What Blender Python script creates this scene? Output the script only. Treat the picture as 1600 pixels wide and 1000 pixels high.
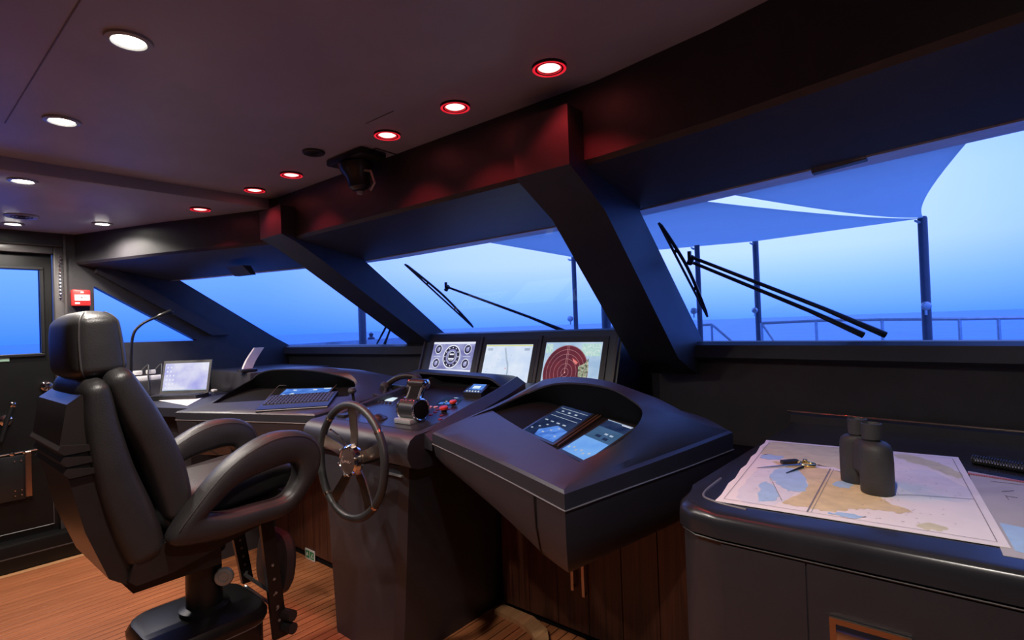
import bpy, bmesh, math, random
from mathutils import Vector, Matrix
random.seed(7)
for o in list(bpy.data.objects): bpy.data.objects.remove(o)
scn = bpy.context.scene
COL = scn.collection
PI = math.pi

# ------------------------------------------------------------------ camera
az, el, ro = math.radians(40), math.atan(9/840), math.atan(.036)
d = Vector((-math.sin(az), math.cos(az), 0)); R0 = Vector((math.cos(az), math.sin(az), 0))
F = d*math.cos(el) + Vector((0, 0, math.sin(el))); U0 = R0.cross(F)
Rv = R0*math.cos(ro) - U0*math.sin(ro); Uv = R0*math.sin(ro) + U0*math.cos(ro)
cd = bpy.data.cameras.new('camera'); cam = bpy.data.objects.new('camera', cd); COL.objects.link(cam)
cd.sensor_width = 36; cd.lens = 840/1600*36; cd.clip_start = .02; cd.clip_end = 9000
m = Matrix((Rv, Uv, -F)).transposed().to_4x4(); m.translation = (0, 0, 1.35)
cam.matrix_world = m
scn.camera = cam

# ------------------------------------------------------------------ world: dusk sky
w = bpy.data.worlds.new('dusk_sky'); scn.world = w; w.use_nodes = True
nt = w.node_tree; nt.nodes.clear()
def wn(t): return nt.nodes.new(t)
tc = wn('ShaderNodeTexCoord'); sep = wn('ShaderNodeSeparateXYZ'); nt.links.new(tc.outputs['Generated'], sep.inputs[0])
def ramp(stops):
    r = wn('ShaderNodeValToRGB'); e = r.color_ramp.elements
    while len(e) < len(stops): e.new(.5)
    for q, (p, c) in zip(e, stops): q.position = p; q.color = (*c, 1)
    nt.links.new(sep.outputs['Z'], r.inputs[0]); return r
bright = ramp([(0, (.053, .155, .85)), (.05, (.12, .24, .85)), (.11, (.24, .335, .80)), (.20, (.27, .36, .80)), (.45, (.14, .25, .84)), (1, (.10, .19, .80))])
deep = ramp([(0, (.028, .115, .84)), (.05, (.058, .16, .84)), (.14, (.105, .23, .84)), (.25, (.11, .235, .84)), (.45, (.105, .22, .84)), (1, (.10, .19, .80))])
dot = wn('ShaderNodeVectorMath'); dot.operation = 'DOT_PRODUCT'; nt.links.new(tc.outputs['Generated'], dot.inputs[0]); dot.inputs[1].default_value = (-.42, .907, 0)
mr = wn('ShaderNodeMapRange'); mr.interpolation_type = 'SMOOTHSTEP'; mr.inputs[1].default_value = .74; mr.inputs[2].default_value = .985; nt.links.new(dot.outputs['Value'], mr.inputs[0])
mx = wn('ShaderNodeMixRGB'); nt.links.new(mr.outputs[0], mx.inputs[0]); nt.links.new(deep.outputs[0], mx.inputs[1]); nt.links.new(bright.outputs[0], mx.inputs[2])
bg = wn('ShaderNodeBackground'); bg.inputs[1].default_value = 2.5; nt.links.new(mx.outputs[0], bg.inputs[0])
wo = wn('ShaderNodeOutputWorld'); nt.links.new(bg.outputs[0], wo.inputs[0])

vs = scn.view_settings; vs.view_transform = 'Standard'; vs.look = 'None'; vs.gamma = 1; vs.exposure = 0.0; vs.use_curve_mapping = False
WHITE_W, RED_W = 52.0, 7.0

# ------------------------------------------------------------------ helpers: materials
def mat(name, col, rough=.5, metal=0., var=.12, scale=14., bump=0., bscale=220., spec=.5, coat=0., emit=0., trans=0.):
    mm = bpy.data.materials.new(name); mm.use_nodes = True; t = mm.node_tree; b = t.nodes['Principled BSDF']
    b.inputs['Roughness'].default_value = rough; b.inputs['Metallic'].default_value = metal
    b.inputs['Specular IOR Level'].default_value = spec; b.inputs['Coat Weight'].default_value = coat
    c = t.nodes.new('ShaderNodeTexCoord'); n = t.nodes.new('ShaderNodeTexNoise'); n.inputs['Scale'].default_value = scale; n.inputs['Detail'].default_value = 4
    t.links.new(c.outputs['Object'], n.inputs['Vector'])
    r = t.nodes.new('ShaderNodeValToRGB')
    r.color_ramp.elements[0].position = .3; r.color_ramp.elements[1].position = .7
    r.color_ramp.elements[0].color = (*[max(0, v*(1-var)) for v in col], 1); r.color_ramp.elements[1].color = (*[v*(1+var) for v in col], 1)
    t.links.new(n.outputs['Fac'], r.inputs[0]); t.links.new(r.outputs[0], b.inputs['Base Color'])
    if emit:
        t.links.new(r.outputs[0], b.inputs['Emission Color']); b.inputs['Emission Strength'].default_value = emit
    if bump:
        n2 = t.nodes.new('ShaderNodeTexNoise'); n2.inputs['Scale'].default_value = bscale; n2.inputs['Detail'].default_value = 3
        t.links.new(c.outputs['Object'], n2.inputs['Vector'])
        bp = t.nodes.new('ShaderNodeBump'); bp.inputs['Strength'].default_value = bump; bp.inputs['Distance'].default_value = .002
        t.links.new(n2.outputs['Fac'], bp.inputs['Height']); t.links.new(bp.outputs[0], b.inputs['Normal'])
    return mm

def wood(name, c1, c2, stretch, rough=.4, scale=6.):
    mm = bpy.data.materials.new(name); mm.use_nodes = True; t = mm.node_tree; b = t.nodes['Principled BSDF']
    b.inputs['Roughness'].default_value = rough
    c = t.nodes.new('ShaderNodeTexCoord'); mp = t.nodes.new('ShaderNodeMapping'); mp.inputs['Scale'].default_value = stretch
    inf = t.nodes.new('ShaderNodeObjectInfo')
    ad = t.nodes.new('ShaderNodeVectorMath'); ad.operation = 'ADD'
    sc = t.nodes.new('ShaderNodeVectorMath'); sc.operation = 'SCALE'; sc.inputs['Scale'].default_value = 37.
    cb = t.nodes.new('ShaderNodeCombineXYZ')
    for i in range(3): t.links.new(inf.outputs['Random'], cb.inputs[i])
    t.links.new(cb.outputs[0], sc.inputs[0]); t.links.new(c.outputs['Object'], mp.inputs[0]); t.links.new(mp.outputs[0], ad.inputs[0]); t.links.new(sc.outputs[0], ad.inputs[1])
    n = t.nodes.new('ShaderNodeTexNoise'); n.inputs['Scale'].default_value = scale; n.inputs['Detail'].default_value = 7; n.inputs['Distortion'].default_value = .5
    t.links.new(ad.outputs[0], n.inputs['Vector'])
    r = t.nodes.new('ShaderNodeValToRGB'); r.color_ramp.elements[0].position = .3; r.color_ramp.elements[1].position = .68
    r.color_ramp.elements[0].color = (*c1, 1); r.color_ramp.elements[1].color = (*c2, 1)
    t.links.new(n.outputs['Fac'], r.inputs[0])
    mu = t.nodes.new('ShaderNodeMixRGB'); mu.blend_type = 'MULTIPLY'; mu.inputs[0].default_value = .25
    rr = t.nodes.new('ShaderNodeMapRange'); rr.inputs[3].default_value = .6; rr.inputs[4].default_value = 1.15
    t.links.new(inf.outputs['Random'], rr.inputs[0]); t.links.new(r.outputs[0], mu.inputs[1]); t.links.new(rr.outputs[0], mu.inputs[2])
    t.links.new(mu.outputs[0], b.inputs['Base Color'])
    return mm

def glass(name, tint=(.96, .98, 1)):
    mm = bpy.data.materials.new(name); mm.use_nodes = True; t = mm.node_tree; t.nodes.clear()
    tr = t.nodes.new('ShaderNodeBsdfTransparent'); tr.inputs[0].default_value = (*tint, 1)
    gl = t.nodes.new('ShaderNodeBsdfGlossy'); gl.inputs['Roughness'].default_value = .01
    fr = t.nodes.new('ShaderNodeFresnel'); fr.inputs[0].default_value = 1.3
    n = t.nodes.new('ShaderNodeTexNoise'); n.inputs['Scale'].default_value = 3
    rp = t.nodes.new('ShaderNodeMapRange'); rp.inputs[3].default_value = .05; rp.inputs[4].default_value = .08
    t.links.new(n.outputs['Fac'], rp.inputs[0])
    ml = t.nodes.new('ShaderNodeMath'); ml.operation = 'MULTIPLY'; t.links.new(fr.outputs[0], ml.inputs[0]); t.links.new(rp.outputs[0], ml.inputs[1])
    mi = t.nodes.new('ShaderNodeMixShader'); t.links.new(ml.outputs[0], mi.inputs[0]); t.links.new(tr.outputs[0], mi.inputs[1]); t.links.new(gl.outputs[0], mi.inputs[2])
    ou = t.nodes.new('ShaderNodeOutputMaterial'); t.links.new(mi.outputs[0], ou.inputs[0])
    return mm

def cloth(name, col):
    mm = bpy.data.materials.new(name); mm.use_nodes = True; t = mm.node_tree; t.nodes.clear()
    df = t.nodes.new('ShaderNodeBsdfDiffuse'); tl = t.nodes.new('ShaderNodeBsdfTranslucent')
    n = t.nodes.new('ShaderNodeTexNoise'); n.inputs['Scale'].default_value = 2.5
    c = t.nodes.new('ShaderNodeTexCoord'); t.links.new(c.outputs['Object'], n.inputs['Vector'])
    r = t.nodes.new('ShaderNodeValToRGB'); r.color_ramp.elements[0].color = (*[v*.93 for v in col], 1); r.color_ramp.elements[1].color = (*col, 1)
    t.links.new(n.outputs['Fac'], r.inputs[0])
    t.links.new(r.outputs[0], df.inputs[0]); t.links.new(r.outputs[0], tl.inputs[0])
    mi = t.nodes.new('ShaderNodeMixShader'); mi.inputs[0].default_value = .62
    t.links.new(df.outputs[0], mi.inputs[1]); t.links.new(tl.outputs[0], mi.inputs[2])
    ou = t.nodes.new('ShaderNodeOutputMaterial'); t.links.new(mi.outputs[0], ou.inputs[0])
    return mm

def glow(name, c1, c2=None, strength=1., scale=20., axis=None, stops=None):
    """light-giving surface (lamp lens, screen)"""
    mm = bpy.data.materials.new(name); mm.use_nodes = True; t = mm.node_tree; t.nodes.clear()
    e = t.nodes.new('ShaderNodeEmission'); e.inputs[1].default_value = strength
    c = t.nodes.new('ShaderNodeTexCoord'); r = t.nodes.new('ShaderNodeValToRGB'); c2 = c2 or c1
    n = t.nodes.new('ShaderNodeTexNoise'); n.inputs['Scale'].default_value = scale; n.inputs['Detail'].default_value = 5
    r.color_ramp.elements[0].color = (*c1, 1); r.color_ramp.elements[1].color = (*c2, 1)
    r.color_ramp.elements[0].position = .35; r.color_ramp.elements[1].position = .65
    t.links.new(c.outputs['Object'], n.inputs['Vector']); t.links.new(n.outputs['Fac'], r.inputs[0]); t.links.new(r.outputs[0], e.inputs[0])
    ou = t.nodes.new('ShaderNodeOutputMaterial'); t.links.new(e.outputs[0], ou.inputs[0])
    return mm

M = {}
M['lining'] = mat('dark_lining', (.032, .030, .034), .45, bump=.15, bscale=400)
M['ceiling'] = mat('satin_ceiling_panel', (.36, .36, .45), .42, var=.1, scale=3)
M['console'] = mat('charcoal_console_paint', (.0165, .0170, .024), .46, spec=1.0, bump=.15, bscale=700)
M['deckpanel'] = mat('black_control_panel', (.018, .018, .024), .30)
M['recess'] = mat('black_recess', (.004, .004, .0045), .8, spec=.15)
M['seam'] = mat('dark_seam', (.006, .006, .007), .6)
M['edge'] = mat('grey_edge_bead', (.16, .15, .15), .35)
M['leather'] = mat('black_leather', (.028, .027, .028), .40, bump=.35, bscale=260)
M['leatherback'] = mat('brown_black_shell', (.022, .017, .016), .34, bump=.1)
M['stitch'] = mat('grey_stitching', (.055, .05, .05), .5)
M['blackmetal'] = mat('black_metal', (.018, .018, .019), .34, metal=.3)
M['chrome'] = mat('chrome', (.82, .82, .83), .09, metal=1, var=.03)
M['bronze'] = mat('brushed_bronze_steel', (.62, .47, .37), .22, metal=1, var=.08, bump=.1)
M['plastic'] = mat('black_plastic', (.02, .02, .021), .32)
M['rubber'] = mat('black_rubber', (.035, .034, .037), .55, bump=.4, bscale=500)
M['teak'] = wood('teak_plank', (.31, .100, .036), (.45, .158, .060), (9, .5, 9), .44)
M['teaklight'] = wood('pale_teak_border', (.42, .20, .085), (.60, .32, .15), (9, .5, 9), .42)
M['caulk'] = mat('black_caulk', (.03, .015, .01), .7)
M['walnut'] = wood('dark_walnut_veneer', (.028, .009, .006), (.11, .036, .020), (9, 9, .35), .36)
M['glass'] = glass('clear_glass')
M['door'] = mat('black_door_paint', (.005, .005, .005), .4, spec=.3)
M['doorframe'] = mat('door_frame_grey', (.06, .055, .055), .35)
M['red'] = mat('red_plastic', (.62, .03, .03), .35)
M['redbtn'] = mat('red_button', (.70, .05, .03), .35)
M['white'] = mat('white_plastic', (.78, .74, .72), .45)
M['paper'] = mat('chart_paper', (.90, .84, .83), .7, var=.03)
M['paper2'] = mat('grey_page', (.50, .47, .47), .7, var=.05)
M['tan'] = mat('chart_land_tan', (.74, .60, .36), .7, var=.12, scale=25)
M['tan2'] = mat('chart_land_olive', (.68, .64, .44), .7, var=.1, scale=25)
M['chblue'] = mat('chart_shoal_blue', (.42, .63, .88), .7, var=.08, scale=30)
M['chpale'] = mat('chart_shoal_pale', (.78, .77, .83), .7, var=.05, scale=30)
M['ink'] = mat('chart_ink', (.25, .22, .24), .7)
M['brass'] = mat('brass', (.85, .66, .30), .2, metal=1)
M['green'] = mat('sign_green', (.02, .22, .08), .5)
M['silver'] = mat('silver_plastic', (.38, .38, .38), .35, metal=.4)
M['laptopgrey'] = mat('laptop_grey', (.10, .10, .10), .35, metal=.3)
M['sail'] = cloth('awning_cloth', (.66, .76, .76))
M['post'] = mat('dark_blue_grey_post', (.05, .055, .09), .4)
M['steel'] = mat('rail_steel', (.45, .48, .52), .3, metal=.8)
M['deckpaint'] = mat('foredeck_paint', (.35, .35, .36), .6)
M['hull'] = mat('bulwark_white', (.62, .64, .68), .5)
M['sea'] = mat('sea_water', (.06, .32, .60), .5, bump=.6, bscale=.6, scale=.05, var=.12)
M['spoke'] = M['bronze']
M['lampwhite'] = glow('lit_white_lens', (1, .93, .80), (1, .97, .9), 30.)
M['lampred'] = glow('lit_red_lens', (1, .10, .10), (1, .22, .2), 9.)
M['redhalo'] = glow('painted_red_halo', (.85, .01, .03), (.95, .03, .05), .9)  # lens halo of the red lamps painted as a glowing colour
M['scr_white'] = glow('screen_white', (.62, .74, .95), (.80, .88, 1.0), .95, 9)
M['scr_lilac'] = glow('screen_lilac', (.22, .22, .52), (.55, .58, .9), .8, 14)
M['scr_pale'] = glow('screen_pale_lines', (.85, .88, 1.), None, .95)
M['scr_dark'] = glow('screen_dark_dial', (.035, .03, .07), (.06, .05, .12), .8)
M['scr_maroon'] = glow('screen_radar_maroon', (.12, .028, .05), (.20, .035, .055), .8, 12)
M['scr_ring'] = glow('screen_radar_rings', (.75, .35, .38), None, .8)
M['scr_hot'] = glow('screen_radar_echo', (.9, .12, .12), (1, .5, .45), .8, 60)
M['scr_cyan'] = glow('screen_radar_pale_blue', (.40, .58, .82), (.62, .78, .95), .85, 10)
M['scr_mint'] = glow('screen_radar_readouts', (.45, .78, .72), (.8, .95, .92), .8, 90)
M['scr_olive'] = glow('screen_radar_land', (.05, .07, .04), (.62, .70, .50), .8, 70)
M['scr_yellow'] = glow('screen_yellow_bar', (.75, .78, .25), None, .9)
M['scr_grey'] = glow('screen_route_grey', (.40, .50, .66), (.55, .64, .78), .85)
M['scr_navy'] = glow('screen_navy', (.012, .022, .075), (.03, .05, .13), .8, 16)
M['scr_blue'] = glow('screen_blue', (.05, .16, .62), (.14, .34, .95), .85, 30)
M['scr_sky'] = glow('screen_sky_blue', (.16, .40, .95), (.22, .48, 1.), .85, 12)
M['scr_steel'] = glow('screen_steel_blue', (.05, .12, .24), (.07, .15, .30), .8, 12)
M['scr_desk'] = glow('screen_laptop_desktop', (.42, .42, .85), (.95, .95, 1.0), .95, 5)
M['scr_cloud'] = glow('screen_gauge_white', (.6, .85, 1.), (.9, .98, 1), .95)
M['key'] = mat('key_top', (.05, .05, .065), .4)
M['hubdark'] = mat('wheel_hub_face', (.06, .035, .03), .3)
M['hubscript'] = mat('wheel_hub_script', (.35, .24, .2), .4)

# ------------------------------------------------------------------ helpers: meshes
W = {}
def NB(): return bmesh.new()
def poly(bm, pts):
    return bm.faces.new([bm.verts.new(p) for p in pts])
def box(bm, c, s, rot=None):
    r = bmesh.ops.create_cube(bm, size=1)
    mt = Matrix.Translation(c) @ (rot.to_4x4() if rot else Matrix()) @ Matrix.Diagonal((*s, 1))
    bmesh.ops.transform(bm, matrix=mt, verts=r['verts']); return r['verts']
def bx(bm, a, b):
    return box(bm, [(a[i]+b[i])/2 for i in range(3)], [abs(b[i]-a[i]) for i in range(3)])
def bevel(bm, off, seg=2, ang=.5):
    es = [e for e in bm.edges if len(e.link_faces) == 2 and e.calc_face_angle(0) > ang]
    bmesh.ops.bevel(bm, geom=es, offset=off, segments=seg, affect='EDGES', profile=.5, clamp_overlap=True)
    return bm
def prism(bm, pts, a0, a1, axis='x'):
    """polygon pts extruded along an axis; pts are the two other coordinates in order"""
    def mk(p, a):
        return (a, p[0], p[1]) if axis == 'x' else (p[0], a, p[1]) if axis == 'y' else (p[0], p[1], a)
    A = [bm.verts.new(mk(p, a0)) for p in pts]; B = [bm.verts.new(mk(p, a1)) for p in pts]
    n = len(pts); bm.faces.new(A); bm.faces.new(list(reversed(B)))
    for i in range(n): bm.faces.new((A[i], B[i], B[(i+1) % n], A[(i+1) % n]))
    return bm
def loft(bm, secs, closed=True, cap=True, ring=False):
    V = [[bm.verts.new(p) for p in s] for s in secs]
    n = len(secs[0]); k = len(V)
    for j in range(k if ring else k-1):
        a, b = V[j], V[(j+1) % k]
        for i in range(n if closed else n-1):
            bm.faces.new((a[i], a[(i+1) % n], b[(i+1) % n], b[i]))
    if cap and closed and not ring:
        bm.faces.new(list(reversed(V[0]))); bm.faces.new(V[-1])
    return V
def tube(bm, path, r, n=10, ring=False):
    P = [Vector(p) for p in path]; k = len(P); secs = []
    rs = r if isinstance(r, (list, tuple)) else [r]*k
    up = None
    for i, p in enumerate(P):
        t = (P[(i+1) % k]-P[i-1]) if ring else (P[min(i+1, k-1)]-P[max(i-1, 0)])
        t.normalize()
        if up is None:
            up = Vector((0, 0, 1)) if abs(t.z) < .9 else Vector((1, 0, 0))
        x = t.cross(up).normalized(); y = x.cross(t).normalized(); up = y
        secs.append([p + x*math.cos(2*PI*q/n)*rs[i] + y*math.sin(2*PI*q/n)*rs[i] for q in range(n)])
    loft(bm, secs, True, True, ring); return bm
def lathe(bm, prof, c=(0, 0, 0), ax=(0, 0, 1), n=24):
    q = Vector((0, 0, 1)).rotation_difference(Vector(ax).normalized()); c = Vector(c)
    secs = [[c + q @ Vector((max(r, 1e-4)*math.cos(2*PI*i/n), max(r, 1e-4)*math.sin(2*PI*i/n), z)) for i in range(n)] for r, z in prof]
    loft(bm, secs, True, True); return bm
def cr(pts, k=4, closed=False):
    """Catmull-Rom through points"""
    P = [Vector(p) for p in pts]; n = len(P); out = []
    for i in range(n if closed else n-1):
        g = (lambda j: P[j % n]) if closed else (lambda j: P[min(max(j, 0), n-1)])
        a, b, c, e = g(i-1), g(i), g(i+1), g(i+2)
        for q in range(k):
            t = q/k
            out.append(.5*((2*b) + (c-a)*t + (2*a-5*b+4*c-e)*t*t + (3*b-a-3*c+e)*t**3))
    if not closed: out.append(P[-1])
    return out
def link(name, data, parent, loc):
    o = bpy.data.objects.new(name, data); COL.objects.link(o)
    loc = Vector(loc); W[o] = loc
    if parent: o.parent = parent; o.location = loc - W[parent]
    else: o.location = loc
    return o
def obj(name, bm, m, parent=None, smooth=.6, label=None, kind=None):
    bmesh.ops.recalc_face_normals(bm, faces=bm.faces)
    for f in bm.faces: f.smooth = smooth > 0
    for e in bm.edges:
        if len(e.link_faces) == 2: e.smooth = e.calc_face_angle(0) < smooth
    vs_ = [v.co for v in bm.verts]
    lo = Vector([min(v[i] for v in vs_) for i in range(3)]); hi = Vector([max(v[i] for v in vs_) for i in range(3)])
    c = Vector(((lo.x+hi.x)/2, (lo.y+hi.y)/2, lo.z))
    bmesh.ops.translate(bm, verts=bm.verts, vec=-c)
    me = bpy.data.meshes.new(name); bm.to_mesh(me); bm.free()
    me.materials.append(M[m] if isinstance(m, str) else m)
    o = link(name, me, parent, c)
    if label: o['label'] = label
    if kind: o['kind'] = kind
    return o
def thing(name, label, cat, loc, group=None):
    o = link(name, None, None, loc); o.empty_display_size = .1
    tag(o, label, cat, group); return o
def tag(o, label, cat, group=None, kind=None):
    o['label'] = label; o['category'] = cat
    if group: o['group'] = group
    if kind: o['kind'] = kind
    return o
def struct(name, bm, m, label=None, smooth=.5):
    o = obj(name, bm, m, None, smooth); o['kind'] = 'structure'
    if label: o['label'] = label
    return o
def slab(prof, x0, x1, bev, seg=3, ang=.35):
    bm = NB(); prism(bm, prof, x0, x1, 'x'); bevel(bm, bev, seg, ang); return bm
def puff(prof, x0, x1, r, bulge=0, k=5):
    """upholstered cushion: smooth closed side profile, rounded over at both sides"""
    bm = NB(); P = cr([(0, y, z) for y, z in prof], k, True)
    prism(bm, [(p.y, p.z) for p in P], x0, x1)
    es = [e for e in bm.edges if abs(e.verts[0].co.x-e.verts[1].co.x) < 1e-6]
    bmesh.ops.bevel(bm, geom=es, offset=r, segments=5, affect='EDGES', profile=.5, clamp_overlap=False)
    return bm
class Flat:
    """flat print / screen graphics on a parallelogram: origin o, edges ex, ey, lifted along the normal"""
    def __init__(s, o, ex, ey): s.o, s.ex, s.ey = Vector(o), Vector(ex), Vector(ey); s.n = s.ex.cross(s.ey).normalized()
    def p(s, u, v, h=0): return s.o + s.ex*u + s.ey*v + s.n*h
    def rect(s, bm, u0, v0, u1, v1, h): poly(bm, [s.p(u0, v0, h), s.p(u1, v0, h), s.p(u1, v1, h), s.p(u0, v1, h)])
    def disc(s, bm, u, v, r, h, asp=1, n=28, a0=0, a1=2*PI):
        k = [s.p(u + r*math.cos(a0+(a1-a0)*i/n), v + r*asp*math.sin(a0+(a1-a0)*i/n), h) for i in range(n if a1-a0 > 6.28 else n+1)]
        poly(bm, k)
    def ring(s, bm, u, v, r, t, h, asp=1, n=32):
        A = [bm.verts.new(s.p(u + r*math.cos(2*PI*i/n), v + r*asp*math.sin(2*PI*i/n), h)) for i in range(n)]
        B = [bm.verts.new(s.p(u + (r-t)*math.cos(2*PI*i/n), v + (r-t)*asp*math.sin(2*PI*i/n), h)) for i in range(n)]
        for i in range(n): bm.faces.new((A[i], A[(i+1) % n], B[(i+1) % n], B[i]))
    def line(s, bm, a, b, t, h):
        A, B = s.p(*a, h), s.p(*b, h); dd = (B-A).normalized(); q = dd.cross(s.n)*t/2
        poly(bm, [A-q, B-q, B+q, A+q])
    def poly(s, bm, pts, h): poly(bm, [s.p(u, v, h) for u, v in pts])

# ================================================================== SETTING
XP, XS = -4.42, .52          # port and starboard wall faces
SILL = [(.62, 2.123), (-.9, 2.34), (-1.12, 2.40), (-1.14, 2.56), (-2.66, 2.56), (-2.68, 2.40), (-2.9, 2.325), (XP, 2.278)]
HEAD = [(.62, 1.543), (-.93, 1.857), (-1.10, 1.885), (-2.66, 1.885), (-2.9, 1.86), (-4.344, 1.419), (XP-.03, 1.39)]
FASC = [(.62, 1.2), (-.09, 1.33), (-.48, 1.41), (-.85, 1.457), (-2.87, 1.445), (-3.31, 1.27), (-3.68, 1.12), (XP, .86)]
def interp(tab, x):
    t = sorted(tab)
    for (x0, y0), (x1, y1) in zip(t, t[1:]):
        if x0 <= x <= x1: return y0 + (y1-y0)*(x-x0)/(x1-x0)
    return t[0][1] if x < t[0][0] else t[-1][1]

# floor: black caulk bed and separate teak planks
bm = NB(); bx(bm, (XP-.05, -2.2, -.06), (XS+.05, 2.6, -.004)); floor = struct('floor', bm, 'caulk', 'teak planked floor with dark caulked seams')
bm = NB(); PWd, PL = .0485, 4.55
prism(bm, [(-PWd/2+.0022, -.004), (PWd/2-.0022, -.004), (PWd/2-.0022, -.0006), (PWd/2-.0034, 0), (-PWd/2+.0034, 0), (-PWd/2+.0022, -.0006)], -PL/2, PL/2, 'y')
pm = bpy.data.meshes.new('plank'); bm.to_mesh(pm); bm.free(); pm.materials.append(M['teak'])
x = -4.26
while x < XS-.03:
    link('plank', pm, floor, (x, .1, 0)); x += PWd
bm = NB(); bx(bm, (-4.335, -2.15, -.004), (-4.287, 2.3, .0015)); obj('border_plank', bm, 'teaklight', floor, label='paler teak margin plank along the door coaming')

# ceiling
bm = NB(); bx(bm, (-2.92, -2.2, 2.1), (XS+.05, 1.6, 2.16)); ceiling = struct('ceiling', bm, 'ceiling', 'dark satin wheelhouse ceiling panel')
bm = NB(); bx(bm, (XP-.05, -2.2, 2.045), (-2.921, 1.6, 2.159)); bevel(bm, .012, 2); t1 = struct('trim_1', bm, 'ceiling', 'lower ceiling soffit along the port side')
bm = NB(); ja, jb = Vector((-1.446,0.306,2.100)), Vector((-2.466,0.302,2.100)); tube(bm, [(ja.x, ja.y, 2.0995), (jb.x, jb.y, 2.0995)], .0022, 5); obj('panel_joint', bm, 'edge', ceiling, label='thin pale joint between ceiling panels')
bm = NB(); box(bm, (-1.55, 1.16, 2.099), (.16, .003, .002)); obj('panel_joint', bm, 'edge', ceiling)
# hatch outline round the overhead fitting
bm = NB()
hp = [(-2.058,1.379,2.100), (-1.821,1.343,2.100), (-1.842,1.637,2.100)]
for a, b in zip(hp, hp[1:]): tube(bm, [(a[0], a[1], 2.099), (b[0], b[1], 2.099)], .003, 6)
obj('hatch_joint', bm, 'seam', ceiling)

# front wall: lower wall + sill, header with fascia, raked mullions
def station_x(*tabs):
    return sorted({round(x, 3) for tb in tabs for x, _ in tb})
secs = []
for x, y in sorted(SILL):
    secs.append([(x, y+.10, 1.25), (x, y, 1.25), (x, y-.028, 1.237), (x, y-.034, 1.185), (x, y-.02, 1.172), (x, y+.01, 1.168), (x, y+.012, 0), (x, y+.10, 0)])
bm = NB(); loft(bm, secs); wall_front = struct('wall_front', bm, 'lining', 'dark lined front wall below the windscreen with raised sill', .3)
bm = NB(); secs = []
for x in station_x(HEAD, FASC):
    yh, yf = interp(HEAD, x), interp(FASC, x)
    secs.append([(x, yf, 2.11), (x, yf, 1.865), (x, yf+.012, 1.85), (x, yh, 1.77), (x, yh+.05, 1.775), (x, yh+.10, 2.11)])
loft(bm, secs); obj('window_header', bm, 'lining', wall_front, .3)
# mullions: solid raked box beams (profile in y,z)
MR = [(1.37, 2.02), (1.37, 1.835), (1.425, 1.806), (1.573, 1.724), (2.124, 1.192), (2.324, 1.108), (2.42, 1.10), (2.42, 1.235), (1.83, 1.755), (1.86, 2.02)]
bm = NB(); prism(bm, MR, -1.115, -.9); bevel(bm, .012, 2, .3); obj('mullion', bm, 'lining', wall_front, .5, 'wide raked mullion between the middle and right windscreen panes')
ML = [(1.37, 2.02), (1.37, 1.87), (1.46, 1.83), (1.60, 1.745), (2.345, 1.262), (2.42, 1.16), (2.58, 1.10), (2.60, 1.235), (1.87, 1.765), (1.87, 2.02)]
bm = NB(); prism(bm, ML, -2.92, -2.685); bevel(bm, .012, 2, .3); obj('mullion', bm, 'lining', wall_front, .5, 'raked mullion between the left and middle windscreen panes')
# little sun-blind brackets under the header
bm = NB(); a, b = Vector((-0.320,1.778,1.761)), Vector((-0.185,1.753,1.767))
loft(bm, [[a+Vector((0, -.08, .05)), a+Vector((0, -.03, .05)), a+Vector((0, .0, -.004)), a+Vector((0, -.03, -.004))], [b+Vector((0, -.08, .05)), b+Vector((0, -.03, .05)), b+Vector((0, .0, -.004)), b+Vector((0, -.03, -.004))]])
obj('blind_bracket', bm, 'lining', wall_front)
bm = NB(); a, b = Vector((-3.519,1.511,1.730)), Vector((-3.320,1.525,1.725))
loft(bm, [[a+Vector((0, -.08, .05)), a+Vector((0, -.03, .05)), a+Vector((0, .0, -.004)), a+Vector((0, -.03, -.004))], [b+Vector((0, -.08, .05)), b+Vector((0, -.03, .05)), b+Vector((0, .0, -.004)), b+Vector((0, -.03, -.004))]])
obj('blind_bracket', bm, 'lining', wall_front)

# port wall with the triangular window and the door opening
DY0, DY1 = .03, .80
def wall_piece(bm, pts): prism(bm, pts, XP-.07, XP)
bm = NB()
wall_piece(bm, [(-2.2, 0), (DY0, 0), (DY0, 2.05), (-2.2, 2.05)])
wall_piece(bm, [(DY0, 1.955), (DY1, 1.955), (DY1, 2.05), (DY0, 2.05)])
wall_piece(bm, [(DY1, 0), (.955, 0), (.955, 2.05), (DY1, 2.05)])
wall_piece(bm, [(.955, 0), (2.38, 0), (2.30, 1.25), (2.17, 1.325), (1.574, 1.325), (.955, 1.333)])
wall_piece(bm, [(.955, 2.05), (.955, 1.714), (1.574, 1.325), (2.17, 1.325), (1.445, 1.79), (1.46, 2.05)])
wall_left = struct('wall_left', bm, 'lining', 'dark grey port side wall with a triangular window')
bm = NB(); prism(bm, [(DY1-.001, .19), (DY1+.012, .19), (DY1+.012, 2.04), (DY1-.001, 2.04)], XP, XP+.012); obj('corner_bead', bm, 'doorframe', wall_left)
# A-pillar lining strip above the triangle
bm = NB(); prism(bm, [(.96, 1.90), (.96, 1.80), (1.66, 1.36), (1.80, 1.36)], XP, XP+.05); bevel(bm, .015, 2); obj('pillar_rib', bm, 'lining', wall_left)
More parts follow.
